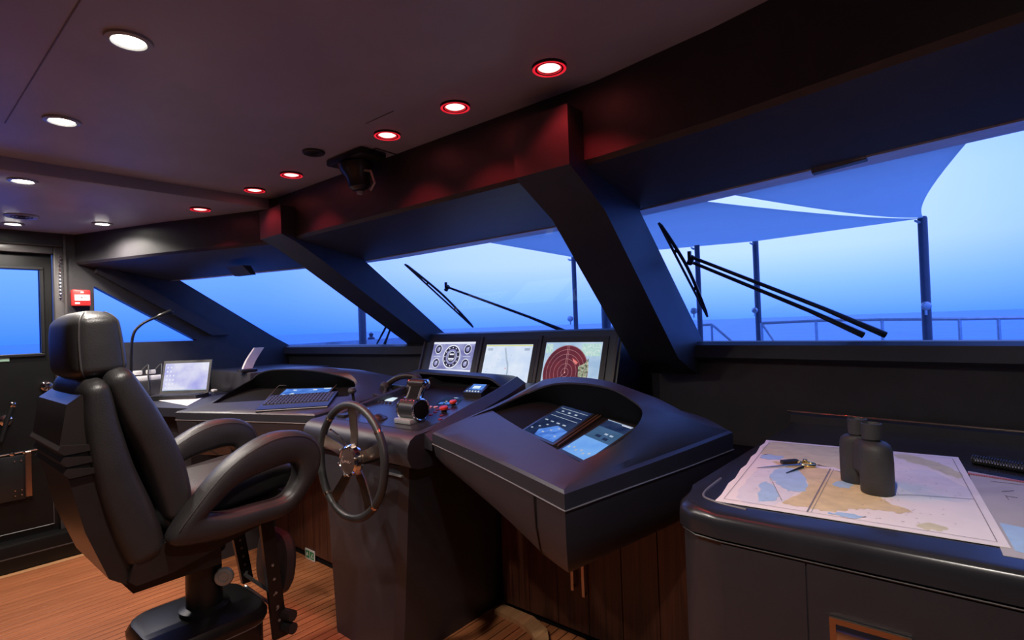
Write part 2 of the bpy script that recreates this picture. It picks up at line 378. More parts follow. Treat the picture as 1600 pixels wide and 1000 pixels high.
# door plinth (coaming)
bm = NB(); bx(bm, (XP-.06, -.6, 0), (XP+.085, .84, .165)); bevel(bm, .012, 2)
bl = struct('baseboard_left', bm, 'door', 'black raised coaming under the side door')
bm = NB(); bx(bm, (XP+.086, -.6, .085), (XP+.089, .84, .092)); obj('bead', bm, 'doorframe', bl)
bm = NB(); bx(bm, (XS, -2.2, 0), (XS+.08, 2.4, 2.1)); struct('wall_right', bm, 'lining', 'dark starboard side wall')
bm = NB(); bx(bm, (XP-.07, -2.28, 0), (XS+.08, -2.2, 2.1)); struct('wall_back', bm, 'lining', 'dark aft bulkhead behind the helm')

# windows
def pane(name, pts, nrm, label):
    q = Vector(nrm).normalized()*.008
    bm = NB(); A = [Vector(p) for p in pts]
    loft(bm, [A, [p+q for p in A]]); o = obj(name, bm, 'glass', None, 0); o['kind'] = 'structure'; o['label'] = label; return o
pane('window_1', [(XP-.03, .95, 1.325), (XP-.03, 1.60, 1.31), (XP-.03, .95, 1.73)], (-1, 0, 0), 'triangular port side window pane')
pane('window_2', [(-4.43, 2.285, 1.245), (-2.86, 2.335, 1.245), (-2.86, 1.878, 1.775), (-4.43, 1.402, 1.785)], (-.1, .55, .75), 'left windscreen pane')
pane('window_3', [(-2.7, 2.565, 1.245), (-1.1, 2.565, 1.245), (-1.1, 1.89, 1.775), (-2.7, 1.89, 1.775)], (0, .55, .75), 'middle windscreen pane behind the monitors')
pane('window_4', [(-.93, 2.35, 1.245), (.6, 2.13, 1.245), (.6, 1.55, 1.775), (-.93, 1.862, 1.775)], (.1, .55, .75), 'right windscreen pane above the chart table')

# ------------------------------------------------------------------ side door
door = link('door_1', None, None, (XP, .41, .17)); door['kind'] = 'structure'; door['label'] = 'black side door with a square glazed light'
DX = XP-.03
bm = NB()
wy0, wy1, wz0, wz1 = .12, .685, 1.285, 1.808
def dpl(bm, y0, y1, z0, z1, x0=DX-.045, x1=DX): bx(bm, (x0, y0, z0), (x1, y1, z1))
dpl(bm, DY0+.028, DY1-.05, .16, wz0); dpl(bm, DY0+.03, DY1-.055, wz1, 1.911); dpl(bm, DY0+.03, wy0, wz0, wz1); dpl(bm, wy1, DY1-.055, wz0, wz1)
obj('door_leaf', bm, 'door', door)
bm = NB()
for a, b in [((DY0, .165), (DY0+.028, 1.955)), ((DY1-.05, .165), (DY1, 1.955)), ((DY0+.028, 1.91), (DY1-.05, 1.955))]:
    bx(bm, (XP-.075, a[0], a[1]), (XP+.012, b[0], b[1]))
bevel(bm, .006, 2); obj('door_frame', bm, 'doorframe', door)
bm = NB()
for y0, y1, z0, z1 in [(wy0-.02, wy1+.02, wz1, wz1+.02), (wy0-.02, wy1+.02, wz0-.02, wz0), (wy1, wy1+.02, wz0, wz1), (wy0-.02, wy0, wz0, wz1)]:
    bx(bm, (DX-.05, y0, z0), (DX+.012, y1, z1))
bevel(bm, .004, 1); obj('glazing_frame', bm, 'blackmetal', door)
bm = NB(); bx(bm, (DX-.03, wy0, wz0), (DX-.022, wy1, wz1)); obj('pane', bm, 'glass', door, 0)
bm = NB(); tube(bm, [(XP+.016, DY1-.022, 1.62), (XP+.016, DY1-.022, 1.90)], .004, 6)
for k in range(12): lathe(bm, [(.0, 0), (.007, .002), (.007, .006), (0, .008)], (XP+.018, DY1-.022, 1.63+.023*k), (1, 0, 0), 8)
obj('hinge_studs', bm, 'chrome', door)
bm = NB(); tube(bm, [(XP+.014, .0, 1.962), (XP+.014, .79, 1.962)], .006, 8); obj('door_top_bead', bm, 'doorframe', door)
bm = NB(); a = (-4.450,0.704,1.076); lathe(bm, [(.028, 0), (.030, .01), (.012, .014), (.012, .03), (.024, .04), (.026, .055), (.016, .066), (0, .068)], (DX, a[1], a[2]), (1, 0, 0), 20); obj('knob', bm, 'chrome', door)
bm = NB(); a = Vector((-4.450,0.511,0.889)); lathe(bm, [(.032, 0), (.032, .012), (.018, .02), (.018, .05), (0, .052)], (DX, a.y, a.z), (1, 0, 0), 20)
obj('lever_boss', bm, 'chrome', door)
bm = NB(); b = Vector((-4.400,0.540,0.984)); c = Vector((-4.400,0.483,0.772)); tube(bm, [(DX+.055, c.y, c.z), (DX+.055, a.y, a.z), (DX+.055, b.y, b.z)], [.010, .013, .011], 10); obj('lever_handle', bm, 'blackmetal', door)
bm = NB(); e = Vector((DX+.055, b.y, b.z)); box(bm, e, (.022, .028, .03)); bevel(bm, .005, 2); obj('lever_tip', bm, 'chrome', door)
# letter-box like hatch in the lower door with a bronze bail
h0, h1 = Vector((-4.450,0.484,0.670)), Vector((-4.450,0.594,0.412))
bm = NB(); bx(bm, (DX, h0.y-.25, h1.z-.01), (DX+.03, h1.y, h0.z)); bevel(bm, .005, 2); obj('lock_box', bm, 'blackmetal', door)
bm = NB(); bx(bm, (DX+.03, h1.y-.005, h1.z), (DX+.045, h1.y+.028, h0.z+.02)); bevel(bm, .004, 1); obj('bronze_strap', bm, 'bronze', door)
bm = NB(); tube(bm, [(DX+.02, h1.y-.14, h0.z+.012), (DX+.02, h1.y+.15, h0.z+.025)], .005, 6)
for y in (h1.y-.06, h1.y+.0, h1.y+.12, h1.y+.16): lathe(bm, [(.012, 0), (.012, .012), (0, .014)], (DX+.015, y, h0.z+.014), (1, 0, 0), 10)
obj('latch_bar', bm, 'chrome', door)
bm = NB()
for y in (h1.y-.05, h1.y-.02, h1.y-.17):
    for z in (h1.z+.02, h1.z+.05, h0.z-.03): lathe(bm, [(.004, 0), (.004, .004), (0, .005)], (DX+.03, y, z), (1, 0, 0), 6)
obj('box_rivets', bm, 'chrome', door)
bm = NB(); zf = .205; tube(bm, [(DX+.004, DY0+.05, zf), (DX+.004, DY1-.075, zf), (DX+.004, DY1-.075, 1.0)], .004, 6); obj('kick_bead', bm, 'doorframe', door)
a = Vector((-4.450,0.506,1.256))
bm = NB(); bx(bm, (DX, a.y-.08, a.z-.012), (DX+.003, a.y+.03, a.z+.012)); obj('green_sticker', bm, mat('pale_green_sticker', (.38, .62, .45), .5), door, label='small pale green sticker under the door light')

# ------------------------------------------------------------------ outside
bm = NB(); bx(bm, (-4000, -4000, -6.2), (4000, 4000, -6)); sea = obj('sea', bm, 'sea'); tag(sea, 'calm blue evening sea around the boat', 'sea', kind='stuff')
bm = NB(); prism(bm, [(-5.6, 2.75), (1.6, 2.75), (1.5, 7), (-.6, 10.6), (-3.4, 10.6), (-5.5, 7)], .15, .3, 'z'); fd = struct('foredeck', bm, 'deckpaint', 'painted foredeck ahead of the wheelhouse')
bm = NB(); secs = []
for x in sorted({x for x, _ in HEAD}):
    yh = interp(HEAD, x)+.012
    secs.append([(x, yh, 1.766), (x, yh+.19, 1.788), (x, yh+.20, 1.83), (x, yh, 1.86)])
loft(bm, secs); struct('trim_2', bm, 'hull', 'pale eave above the windscreen outside')

def post(x, y, ztop, wdt, label, lamp=None):
    t = thing('awning_post', label, 'post', (x, y, .3), 'dark awning posts on the foredeck')
    bm = NB(); lathe(bm, [(wdt/2, 0), (wdt/2, ztop-.3), (wdt/2*.8, ztop-.28), (0, ztop-.279)], (x, y, .3), n=16); obj('pole', bm, 'post', t)
    bm = NB(); lathe(bm, [(wdt*.9, 0), (wdt*.9, .02), (wdt*.6, .03), (wdt*.6, .05)], (x, y, .3), n=16); obj('foot', bm, 'steel', t)
    bm = NB(); tube(bm, [(x-.02, y-wdt*.45, ztop-.05), (x-.06, y-wdt*.9, ztop-.03), (x-.02, y-wdt, ztop-.06)], .012, 6); obj('cleat', bm, 'steel', t)
    if lamp:
        bm = NB(); lathe(bm, [(.0, 0), (.03, .0), (.048, .012), (.048, .035), (.03, .05), (0, .052)], (x-lamp[1], y-wdt*.5-.02, lamp[0]), (.2, -1, 0), 16)
        tube(bm, [(x-lamp[1], y-wdt*.5-.03, lamp[0]-.03), (x-lamp[1], y-wdt*.5-.03, lamp[0]-.1)], .012, 8); obj('block', bm, 'steel', t)
    return t
q = Vector((-0.313,7.555,2.384)); post(q.x, q.y, q.z, .092, 'dark awning post holding the big sail corner, right of the wiper', (Vector((-0.320,7.564,1.405)).z, 0))
S1 = q.copy()
q = Vector((-2.623,9.530,2.617)); post(q.x, q.y, q.z, .096, 'slim dark awning post crossed by the double wiper arm', (Vector((-2.663,9.513,1.461)).z, .03)); S2 = q.copy()
q = Vector((-2.998,7.913,2.422)); post(q.x, q.y, q.z+.02, .075, 'thin dark awning post just beside the right wiper blade', (Vector((-3.067,7.868,1.472)).z, .06))
q = Vector((-4.961,7.571,2.459)); post(q.x, q.y, q.z, .078, 'thin dark awning post in the middle pane under the sail corner', (Vector((-5.030,7.528,1.432)).z, .06)); S3 = q.copy()
q = Vector((-2.541,4.390,1.729)); post(q.x, q.y, q.z+.12, .086, 'thicker dark post half hidden by the broad right mullion')
q = Vector((-5.134,3.520,1.689)); post(q.x, q.y, q.z+.2, .084, 'dark post standing behind the left windscreen pane')

def sail(name, edge_in, edge_out, sag, label):
    n, k = 16, 10; bm = NB(); V = []
    for j in range(k+1):
        t = j/k; row = []
        for i in range(n+1):
            s = i/n
            a = edge_in(s); b = edge_out(s)
            p = a.lerp(b, t); p.z -= sag(s, t)
            row.append(p)
        V.append([bm.verts.new(p) for p in row])
    for j in range(k):
        for i in range(n): bm.faces.new((V[j][i], V[j][i+1], V[j+1][i+1], V[j+1][i]))
    g = bmesh.ops.solidify(bm, geom=bm.faces[:], thickness=.004)
    o = obj(name, bm, 'sail', None, 3); tag(o, label, 'sail', 'shade sails over the foredeck'); return o
EL, ER = Vector((-1.962,2.023,1.810)), Vector((-0.786,2.035,1.810))
def inA(s): return EL.lerp(ER, s)
def outA(s): return S3.lerp(S2, s/.55) if s < .55 else S2.lerp(S1, (s-.55)/.45)
sail('shade_sail', inA, outA, lambda s, t: .10*t*(1-t)*s, 'wide lower shade sail stretched from the eave to three posts')
BL, BR = Vector((-0.662,2.025,1.810)), Vector((0.043,1.846,1.810))
def inB(s): return BL.lerp(BR, s)
tipB = S1 + Vector((0, -.03, 0))
def outB(s): return tipB + Vector((.02*(s-.5), 0, .005))
def sagB(s, t): return (.12*(1-s)**2 + .0)*4*t*(1-t)
bm = NB(); n, k = 16, 14; V = []
for j in range(k+1):
    t = j/k; row = []
    for i in range(n+1):
        s = i/n; a, b = inB(s), outB(s); p = a.lerp(b, t)
        pin = 4*t*(1-t)                                   # hollow leech on the free right edge
        p.x -= .055*pin*s**2; p.z += -.03*pin*(1-s)
        row.append(bm.verts.new(p))
    V.append(row)
for j in range(k):
    for i in range(n): bm.faces.new((V[j][i], V[j][i+1], V[j+1][i+1], V[j+1][i]))
bmesh.ops.solidify(bm, geom=bm.faces[:], thickness=.004)
tag(obj('shade_sail', bm, 'sail', None, 3), 'upper triangular shade sail pulled to one post on the right', 'sail', 'shade sails over the foredeck')

def rail(name, top, posts, label, extra=()):
    t = thing(name, label, 'rail', (top[0][0], top[0][1], .3), 'steel rails round the foredeck')
    bm = NB(); tube(bm, top, .022, 8); obj('top_rail', bm, 'steel', t)
    for p in posts:
        bm = NB(); tube(bm, [(p[0], p[1], .3), p], .02, 8); obj('stanchion', bm, 'steel', t)
    for e in extra:
        bm = NB(); tube(bm, e, .018, 8); obj('brace', bm, 'steel', t)
pts = [(-2.301,8.514,1.255), (-1.596,8.583,1.268), (-0.836,8.699,1.257), (-0.038,8.585,1.239), (0.319,8.624,1.233), (0.749,8.593,1.225), (1.504,8.575,1.210)]
rail('guard_rail', pts, pts[:5], 'long steel guard rail behind the right windscreen pane', [[pts[0], (-1.966,8.411,0.742)]])
pts = [(-3.258,8.494,1.253), (-3.050,8.539,1.257), (-2.940,8.502,1.174), (-2.561,8.564,0.802)]
rail('guard_rail', pts, [pts[1]], 'short bent steel rail beside the thin post in the right pane')
pts = [(-3.514,6.191,1.279), (-3.367,6.314,1.288), (-3.227,6.432,1.282)]
rail('guard_rail', pts, [pts[0]], 'short piece of steel rail at the foot of the middle pane')
# bulwark cap seen through the left pane
A, B = Vector((-5.325,2.583,1.238)), Vector((-5.511,5.168,1.257))
bm = NB(); loft(bm, [[A+Vector((0, 0, .0)), A+Vector((-.05, .12, .0)), A+Vector((-.05, .12, -.9)), A+Vector((0, 0, -.9))], [B, B+Vector((-.05, .12, 0)), B+Vector((-.05, .12, -.9)), B+Vector((0, 0, -.9))]])
struct('trim_3', bm, 'steel', 'port bow bulwark seen through the left pane')
bm = NB(); q = Vector((-5.488,3.882,1.264)); lathe(bm, [(.045, -.25), (.045, 0), (.02, .02), (.03, .05), (0, .07)], q, n=12); tag(obj('deck_fitting', bm, 'post'), 'small dark deck fitting on the bulwark in the left pane', 'fitting')

def wiper(name, plane_n, b0, b1, piv, arms, label, curve=.03):
    off = Vector(plane_n).normalized()*.045
    t = thing(name, label, 'wiper', Vector(arms[0][1])+off, 'windscreen wipers')
    A, B = Vector(b0)+off, Vector(b1)+off
    bm = NB(); tube(bm, [A, A.lerp(B, .5), B], .0055, 6); obj('blade', bm, 'rubber', t)
    bm = NB(); P = Vector(piv)+off; ax = (B-A).normalized(); up = Vector(plane_n).normalized()
    sd = (P-A.lerp(B, .5)); sd = sd.normalized() if sd.length > 1e-4 else up.cross(ax)
    cps = cr([A+up*.002, A.lerp(B, .22)+up*.008+sd*.012, A.lerp(B, .5)+up*.012+sd*.02, A.lerp(B, .78)+up*.008+sd*.012, B+up*.002], 4)
    tube(bm, cps, [.003]+[.007]*(len(cps)-2)+[.003], 6); obj('blade_bow', bm, 'blackmetal', t)
    for u in (.3, .7):
        bm = NB(); tube(bm, [A.lerp(B, u), A.lerp(B, u)+up*.01+sd*.014], .006, 6); obj('claw', bm, 'blackmetal', t)
    bm = NB(); tube(bm, [P-up*.005, P+up*.03], .012, 8); box(bm, P+Vector((0, 0, .02)), (.012, .012, .05)); obj('pivot', bm, 'blackmetal', t)
    for a, b in arms:
        bm = NB(); tube(bm, [Vector(a)+off+up*.012, Vector(a).lerp(Vector(b), .7)+off+up*.014, Vector(b)+off+up*.006], [.0065, .008, .012], 8); obj('arm', bm, 'blackmetal', t)
    return t
wiper('windscreen_wiper', (0, .61, .79), (-2.487,1.981,1.696), (-2.431,2.476,1.314), (-2.357,2.180,1.543), [((-2.347,2.171,1.550), (-1.757,2.544,1.263))], 'wiper with its blade slanting across the middle pane')
wiper('windscreen_wiper', (.12, .6, .79), (-0.890,1.927,1.689), (-0.840,2.263,1.324), (-0.827,2.059,1.539), [((-0.819,2.047,1.550), (-0.217,2.261,1.230)), ((-0.821,2.068,1.529), (-0.284,2.271,1.230))], 'wiper with double arm on the right pane')
wiper('windscreen_wiper', (-.1, .6, .79), (-2.722,2.061,1.413), (-3.311,2.366,1.218), (-2.933,2.186,1.334), [((-2.740,2.093,1.393), (-3.264,2.393,1.202))], 'wiper tips low in the corner of the left pane')

# ================================================================== CEILING FITTINGS
def downlight(x, y, z, red, label):
    t = thing('downlight', label, 'ceiling light', (x, y, z-.012), 'red night lights' if red else 'white downlights')
    r = .033 if red else .034
    bm = NB(); secs = []
    prof = [(r*1.55, 0), (r*1.5, -.006), (r*1.15, -.008), (r*1.02, -.004), (r*1.0, .002)]
    n = 28
    loft(bm, [[(x+a*math.cos(2*PI*i/n), y+a*math.sin(2*PI*i/n), z+b) for i in range(n)] for a, b in prof], True, False); obj('bezel', bm, 'blackmetal' if red else 'silver', t)
    bm = NB(); lathe(bm, [(r, -.002), (r*.85, -.005), (0, -.006)], (x, y, z), n=24); obj('lens', bm, 'lampred' if red else 'lampwhite', t)
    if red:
        bm = NB(); loft(bm, [[(x+a*math.cos(2*PI*i/n), y+a*math.sin(2*PI*i/n), z+b) for i in range(n)] for a, b in [(r*1.5, -.0085), (r*1.0, -.0062)]], True, False); obj('halo_ring', bm, 'redhalo', t)  # added ring imitating the red halo round the lens, not a lamp part
    ld = bpy.data.lights.new('lamp', 'SPOT'); ld.energy = RED_W if red else WHITE_W; ld.color = (1, .05, .06) if red else (1, .91, .82)
    ld.spot_size = math.radians(104 if red else 152); ld.spot_blend = .35 if red else .8; ld.shadow_soft_size = .03
    link('lamp', ld, t, (x, y, z-.02))
    return t
for x, l in [(-1.576, 'nearest and largest white downlight in the ceiling'), (-2.312, 'second white downlight from the camera'), (-3.05, 'white downlight on the port soffit, third of the row'), (-.10, 'unseen white downlight added above the chart table to brighten the chart')]:  # last one is out of view, added along the row to brighten the chart
    downlight(x, .425, 2.1 if x > -2.92 else 2.045, False, l)
q = (-4.185,0.534,2.045); downlight(q[0], q[1], 2.045, False, 'white downlight next to the round speaker above the side door')
q = (-3.893,0.891,2.045); downlight(q[0], q[1], 2.045, False, 'white downlight over the port corner ahead of the door')
for x, l in [(-.898, 'largest red night light, nearest the right mullion'), (-1.291, 'second red night light from the right'), (-1.664, 'red night light above the overhead handset bracket'), (-2.395, 'red night light left of the round ceiling grille'), (-2.773, 'red night light at the edge of the ceiling step')]:
    downlight(x, 1.28, 2.1, True, l)
q = (-3.144,1.155,2.045); downlight(q[0], q[1], 2.045, True, 'leftmost red night light on the port soffit')
def grille(x, y, z, r, m, label):
    t = thing('ceiling_speaker', label, 'speaker', (x, y, z-.01))
    bm = NB(); lathe(bm, [(r, 0), (r, -.006), (r*.9, -.010), (r*.85, -.008), (0, -.008)], (x, y, z), n=28); obj('rim', bm, m, t)
    bm = NB()
    for k in range(3): 
        rr = r*(.2+.2*k); tube(bm, [(x+rr*math.cos(2*PI*i/20), y+rr*math.sin(2*PI*i/20), z-.0085) for i in range(20)], .002, 5, True)
    obj('grille_ring', bm, 'seam', t); return t
q = (-3.905,0.535,2.045); grille(q[0], q[1], 2.045, .075, 'silver', 'round pale speaker in the soffit beside the door downlight')
q = (-2.036,1.188,2.100); grille(q[0], q[1], 2.1, .045, 'plastic', 'small round dark grille between the red lights')
# overhead searchlight control hanging from the ceiling
q = Vector((-1.97, 1.345, 2.1))
t = thing('searchlight_control', 'dark overhead searchlight control with a lever hanging from the ceiling', 'control', (q.x, q.y, 1.93))
bm = NB(); box(bm, (q.x, q.y, 2.085), (.26, .13, .03)); bevel(bm, .01, 2); obj('mounting_plate', bm, 'blackmetal', t)
bm = NB(); lathe(bm, [(.075, 0), (.07, .03), (.05, .06), (.045, .10), (.03, .115), (0, .118)], (q.x, q.y, 2.072), (0, .15, -1), 20); obj('body', bm, 'plastic', t)
bm = NB(); tube(bm, [(q.x+.05, q.y, 2.03), (q.x+.09, q.y+.01, 2.02), (q.x+.10, q.y+.02, 1.97), (q.x+.07, q.y+.02, 1.945)], .006, 8); obj('lever', bm, 'silver', t)
bm = NB(); lathe(bm, [(.0, 0), (.012, .004), (.016, .016), (.01, .03), (0, .032)], (q.x, q.y+.017, 1.935), n=14); obj('knob', bm, 'silver', t)

# ================================================================== CONSOLES
XC = -2.02
def pod(mirror, name, label):
    """wrap-around console pod with a hooded recess; built for starboard, mirrored for port"""
    f = (lambda p: Vector((2*XC-p[0], p[1], p[2]))) if mirror else (lambda p: Vector(p))
    outer = [(-1.59, 1.39, .95), (-1.30, 1.283, .95), (-1.02, 1.172, .95), (-.742, 1.055, .95), (-.70, 1.30, .955), (-.65, 1.56, .964), (-.605, 1.85, .972),
             (-.80, 2.04, .985), (-1.15, 2.12, 1.02), (-1.47, 2.15, 1.045), (-1.612, 2.10, 1.060), (-1.603, 1.75, 1.002)]
    rim = [(-1.515, 1.65, 1.004), (-1.29, 1.505, .997), (-1.05, 1.36, .988), (-.805, 1.22, .977), (-0.749, 1.316, 1.012), (-0.728, 1.411, 1.052), (-0.742, 1.471, 1.086), (-0.789, 1.485, 1.117), (-0.885, 1.524, 1.141), (-1.057, 1.599, 1.141), (-1.228, 1.68, 1.12), (-1.396, 1.744, 1.07)]
    K = 4
    def dens(L, corners):
        n = len(L); out = []
        for i in range(n):
            a, b, c, e = [Vector(L[(i+k) % n]) for k in (-1, 0, 1, 2)]
            if i in corners: a = b*2-c
            if (i+1) % n in corners: e = c*2-b
            for q in range(K):
                t = q/K; out.append(.5*((2*b)+(c-a)*t+(2*a-5*b+4*c-e)*t*t+(3*b-a-3*c+e)*t**3))
        return out
    O = dens(outer, {0, 3, 6, 10}); Rm = dens(rim, {0, 3})
    n = len(O)
    up = Vector((0, 0, 1))
    root = thing(name, label, 'console', f((-1.1, 1.6, .7)), 'console pods either side of the helm')
    # top shell: outer edge -> mid -> rim -> small inward return
    rings = []
    band = [p - up*.046 - up*(max(0, p.z-.95)*.75) for p in O]
    rings.append(band); rings.append([p - up*.006 for p in O]); 
    C_ = Vector((-1.15, 1.55, 1.0))
    rings.append([p + (C_-p).normalized()*.008*Vector((1, 1, 0)).length for p in O])
    for tt in (.3, .6, .85):
        rr = []
        for o_, r_ in zip(O, Rm):
            hump = max(0, r_.z-1.04)*2.2
            p = o_.lerp(r_, tt); p.z += hump*.32*math.sin(PI*tt)*tt - hump*.18*math.sin(PI*tt)*(1-tt); rr.append(p)
        rings.append(rr)
    rings.append([p.copy() for p in Rm])
    rings.append([p - up*.008 + (p-C_)*Vector((1, 1, 0)).length*.004 for p in Rm])
    bm = NB(); loft(bm, [[f(p) for p in r] for r in rings], True, False)
    obj('top_shell', bm, 'console', root, .45)
    # recess: walls down to a sloping floor
    e1 = Vector((.928, -.371, 0)); e2 = Vector((.371, .928, 0)); A0 = Vector((-1.59, 1.39, .95))
    def fl(p):
        v = (p-A0).dot(e2); return .95+.2*v-.012
    low = []
    for p in Rm:
        q_ = p + e2*(.05 if p.z > 1.03 else 0); q_.z = min(fl(q_), p.z-.008); low.append(q_)
    bm = NB(); loft(bm, [[f(p - up*.006) for p in Rm], [f(p) for p in low]], True, False)
    bm.faces.new([bm.verts.new(f(p)) for p in low])
    bmesh.ops.remove_doubles(bm, verts=bm.verts, dist=.0005)
    obj('recess', bm, 'recess', root, .4)
    # lower body
    b0 = [p + (C_-p)*Vector((.02, .02, 0)).length*.15 - up*.004 for p in band]
    def dn(p, dz, k):
        c2 = Vector((-1.2, 1.75, 0)); q_ = p + (c2-Vector((p.x, p.y, 0)))*k; q_.z = p.z-dz; return q_
    depth = [.10+.10*min(1, max(0, (p.x+1.62)/.75)) for p in O]
    r1 = [dn(p, h*.45, .02) for p, h in zip(band, depth)]
    r2 = [dn(p, h*.85, .085) for p, h in zip(band, depth)]
    r3 = [dn(p, h, .14) for p, h in zip(band, depth)]
    r4 = [dn(p, h+.005, .5) for p, h in zip(band, depth)]
    bm = NB(); loft(bm, [[f(p) for p in r] for r in ([dn(p, .003, .004) for p in band], r1, r2, r3, r4)], True, True)
    obj('lower_body', bm, 'console', root, .5)
    # pale seam bead under the top shell on the front and outer side
    bm = NB(); tube(bm, [f(band[i] + (band[i]-C_)*Vector((.002, 0, 0)).length) for i in range(0, 6*K+1)], .0022, 6); obj('edge_bead', bm, 'edge', root)
    # vertical panel joint near the corner
    i = int(2.55*K); bm = NB(); tube(bm, [f(r[i] + (r[i]-Vector((-1.2, 1.75, r[i].z)))*.004) for r in (band, r1, r2, r3)], .0022, 6); obj('panel_joint', bm, 'seam', root)
    return root, f
podR, _ = pod(False, 'console_pod', 'right charcoal console pod with two touch displays under a hood')
podL, fL = pod(True, 'console_pod', 'left charcoal console pod with one slim display and a keyboard')

def screen(parent, P, bezel, name='display', m='scr_navy', inset=.06, lift=.004):
    """P = four corners (front-left, front-right, back-right, back-left) of the lit area; returns part and Flat frame"""
    P = [Vector(p) for p in P]; o_ = P[0]; ex = ((P[1]-P[0])+(P[2]-P[3]))*.5; ey = ((P[3]-P[0])+(P[2]-P[1]))*.5
    nn = ex.cross(ey).normalized(); fr = Flat(o_, ex, ey)
    bu, bv = bezel/ex.length, bezel/ey.length
    bm = NB(); lo = [fr.p(-bu, -bv, -.008), fr.p(1+bu, -bv, -.008), fr.p(1+bu, 1+bv, -.008), fr.p(-bu, 1+bv, -.008)]
    loft(bm, [lo, [p+nn*.010 for p in lo]]); bevel(bm, .002, 1); part = obj(name, bm, 'plastic', parent)
    bm = NB(); fr.rect(bm, 0, 0, 1, 1, .0026); scr = obj('screen', bm, m, part, 0)
    return part, fr
def gfx(parent, name, m, fn):
    bm = NB(); fn(bm); return obj(name, bm, m, parent, 0, kind='stuff')

# right pod displays
pr, fr = screen(podR, [(-1.186,1.458,0.983), (-1.001,1.364,0.979), (-1.010,1.627,1.027), (-1.212,1.728,1.031)], .012)
gfx(pr, 'screen_graphics', 'scr_blue', lambda bm: (fr.poly(bm, [(.38, 0), (1, 0), (1, .34), (.62, .40), (.3, .16)], .0032),))
gfx(pr, 'screen_graphics', 'scr_grey', lambda bm: [fr.rect(bm, .08, v, .95, v+.012, .0036) for v in (.62, .74, .90)] + [fr.rect(bm, .2+.22*i, .80, .28+.22*i, .84, .0036) for i in range(3)] + [fr.rect(bm, .06+.13*i, .12+.1*(i % 3), .12+.13*i, .15+.1*(i % 3), .0036) for i in range(7)] + [fr.rect(bm, .1+.2*i, .44, .2+.2*i, .47, .0036) for i in range(4)])
pr, fr = screen(podR, [(-0.928,1.316,0.975), (-0.807,1.244,0.971), (-0.787,1.501,1.020), (-0.922,1.571,1.023)], .012, m='scr_steel')
gfx(pr, 'screen_graphics', 'scr_sky', lambda bm: fr.rect(bm, 0, 0, 1, .45, .0032))
gfx(pr, 'screen_graphics', 'scr_grey', lambda bm: [fr.rect(bm, .05+.15*i, .08+.04*(i % 2), .12+.15*i, .12+.04*(i % 2), .0036) for i in range(6)] + [fr.rect(bm, .5+.2*i, .62, .62+.2*i, .66, .0036) for i in range(2)] + [fr.rect(bm, .0, .985, 1, 1, .0036)])
gfx(pr, 'screen_graphics', 'scr_navy', lambda bm: (fr.rect(bm, 0, .78, 1, .975, .0030), fr.rect(bm, .3, .52, .5, .58, .0036), fr.rect(bm, .62, .5, .8, .56, .0036)))
gfx(pr, 'screen_graphics', 'scr_pale', lambda bm: fr.rect(bm, .62, .955, .98, .975, .0038))
# bronze divider bars between the two displays
a, b = Vector((-0.974,1.341,0.977)), Vector((-0.982,1.614,1.027)); dd = Vector((.928, -.371, 0))
for k in (0, 1):
    bm = NB(); tube(bm, [a+dd*.018*k+Vector((0, 0, .003)), b+dd*.018*k+Vector((0, 0, .003))], .003, 6); obj('divider_bar', bm, mat('bronze_trim', (.20, .11, .07), .35, metal=.6), podR)
bm = NB(); q = Vector((-1.002,1.647,1.031)); lathe(bm, [(.004, 0), (.004, .004), (0, .005)], q, (0, -.2, 1), 8); obj('indicator_led', bm, 'scr_pale', podR)

# left pod display
pr, fr = screen(podL, [(-2.949,1.447,0.998), (-2.675,1.586,1.003), (-2.777,1.697,1.031), (-3.056,1.558,1.026)], .006)
bm = NB()
lp = [Vector(v)+Vector((0, 0, .006)) for v in ((-2.914,1.362,0.979), (-3.159,1.568,1.036), (-2.802,1.737,1.041), (-2.674,1.598,1.005))]
tube(bm, lp, .0025, 6); obj('panel_bead', bm, 'edge', podL)
gfx(pr, 'screen_graphics', 'scr_blue', lambda bm: fr.rect(bm, .02, .05, .98, .95, .0030))
gfx(pr, 'screen_graphics', 'scr_cloud', lambda bm: [fr.disc(bm, .10+.16*i, .0, .075, .0034, 3.6 + (1.6 if i in (1, 4) else 0), 14, 0, PI) for i in range(6)] + [fr.rect(bm, .82, .86, .97, .95, .0034), fr.rect(bm, .2, .72, .27, .82, .0034), fr.rect(bm, .62, .72, .7, .82, .0034)])

# ------------------------------------------------------------------ keyboard
k0, k1, k2, k3 = [Vector(v)+Vector((0, 0, .005)) for v in ((-2.807,1.264,0.953), (-2.481,1.480,0.969), (-2.580,1.648,1.008), (-2.968,1.427,0.995))]
o_ = k0; ex = (k1-k0); ey = (k3-k0)
t = thing('keyboard', 'flat dark keyboard with a wrist edge on the left console pod', 'keyboard', k0.lerp(k2, .5))
fr = Flat(o_, ex, ey); up = fr.n
bm = NB(); lo = [fr.p(0, 0, -.006), fr.p(1, 0, -.006), fr.p(1, 1, -.006), fr.p(0, 1, -.006)]; loft(bm, [lo, [fr.p(0, 0, .006), fr.p(1, 0, .006), fr.p(1, 1, .010), fr.p(0, 1, .010)]]); bevel(bm, .003, 2); obj('case', bm, 'plastic', t)
bm = NB(); fr.rect(bm, .02, .03, .98, .27, .0068); obj('wrist_edge', bm, 'leatherback', t)
bm = NB(); tube(bm, [fr.p(.0, -.005, 0), fr.p(1, -.005, 0)], .003, 6); obj('front_bead', bm, 'edge', t)
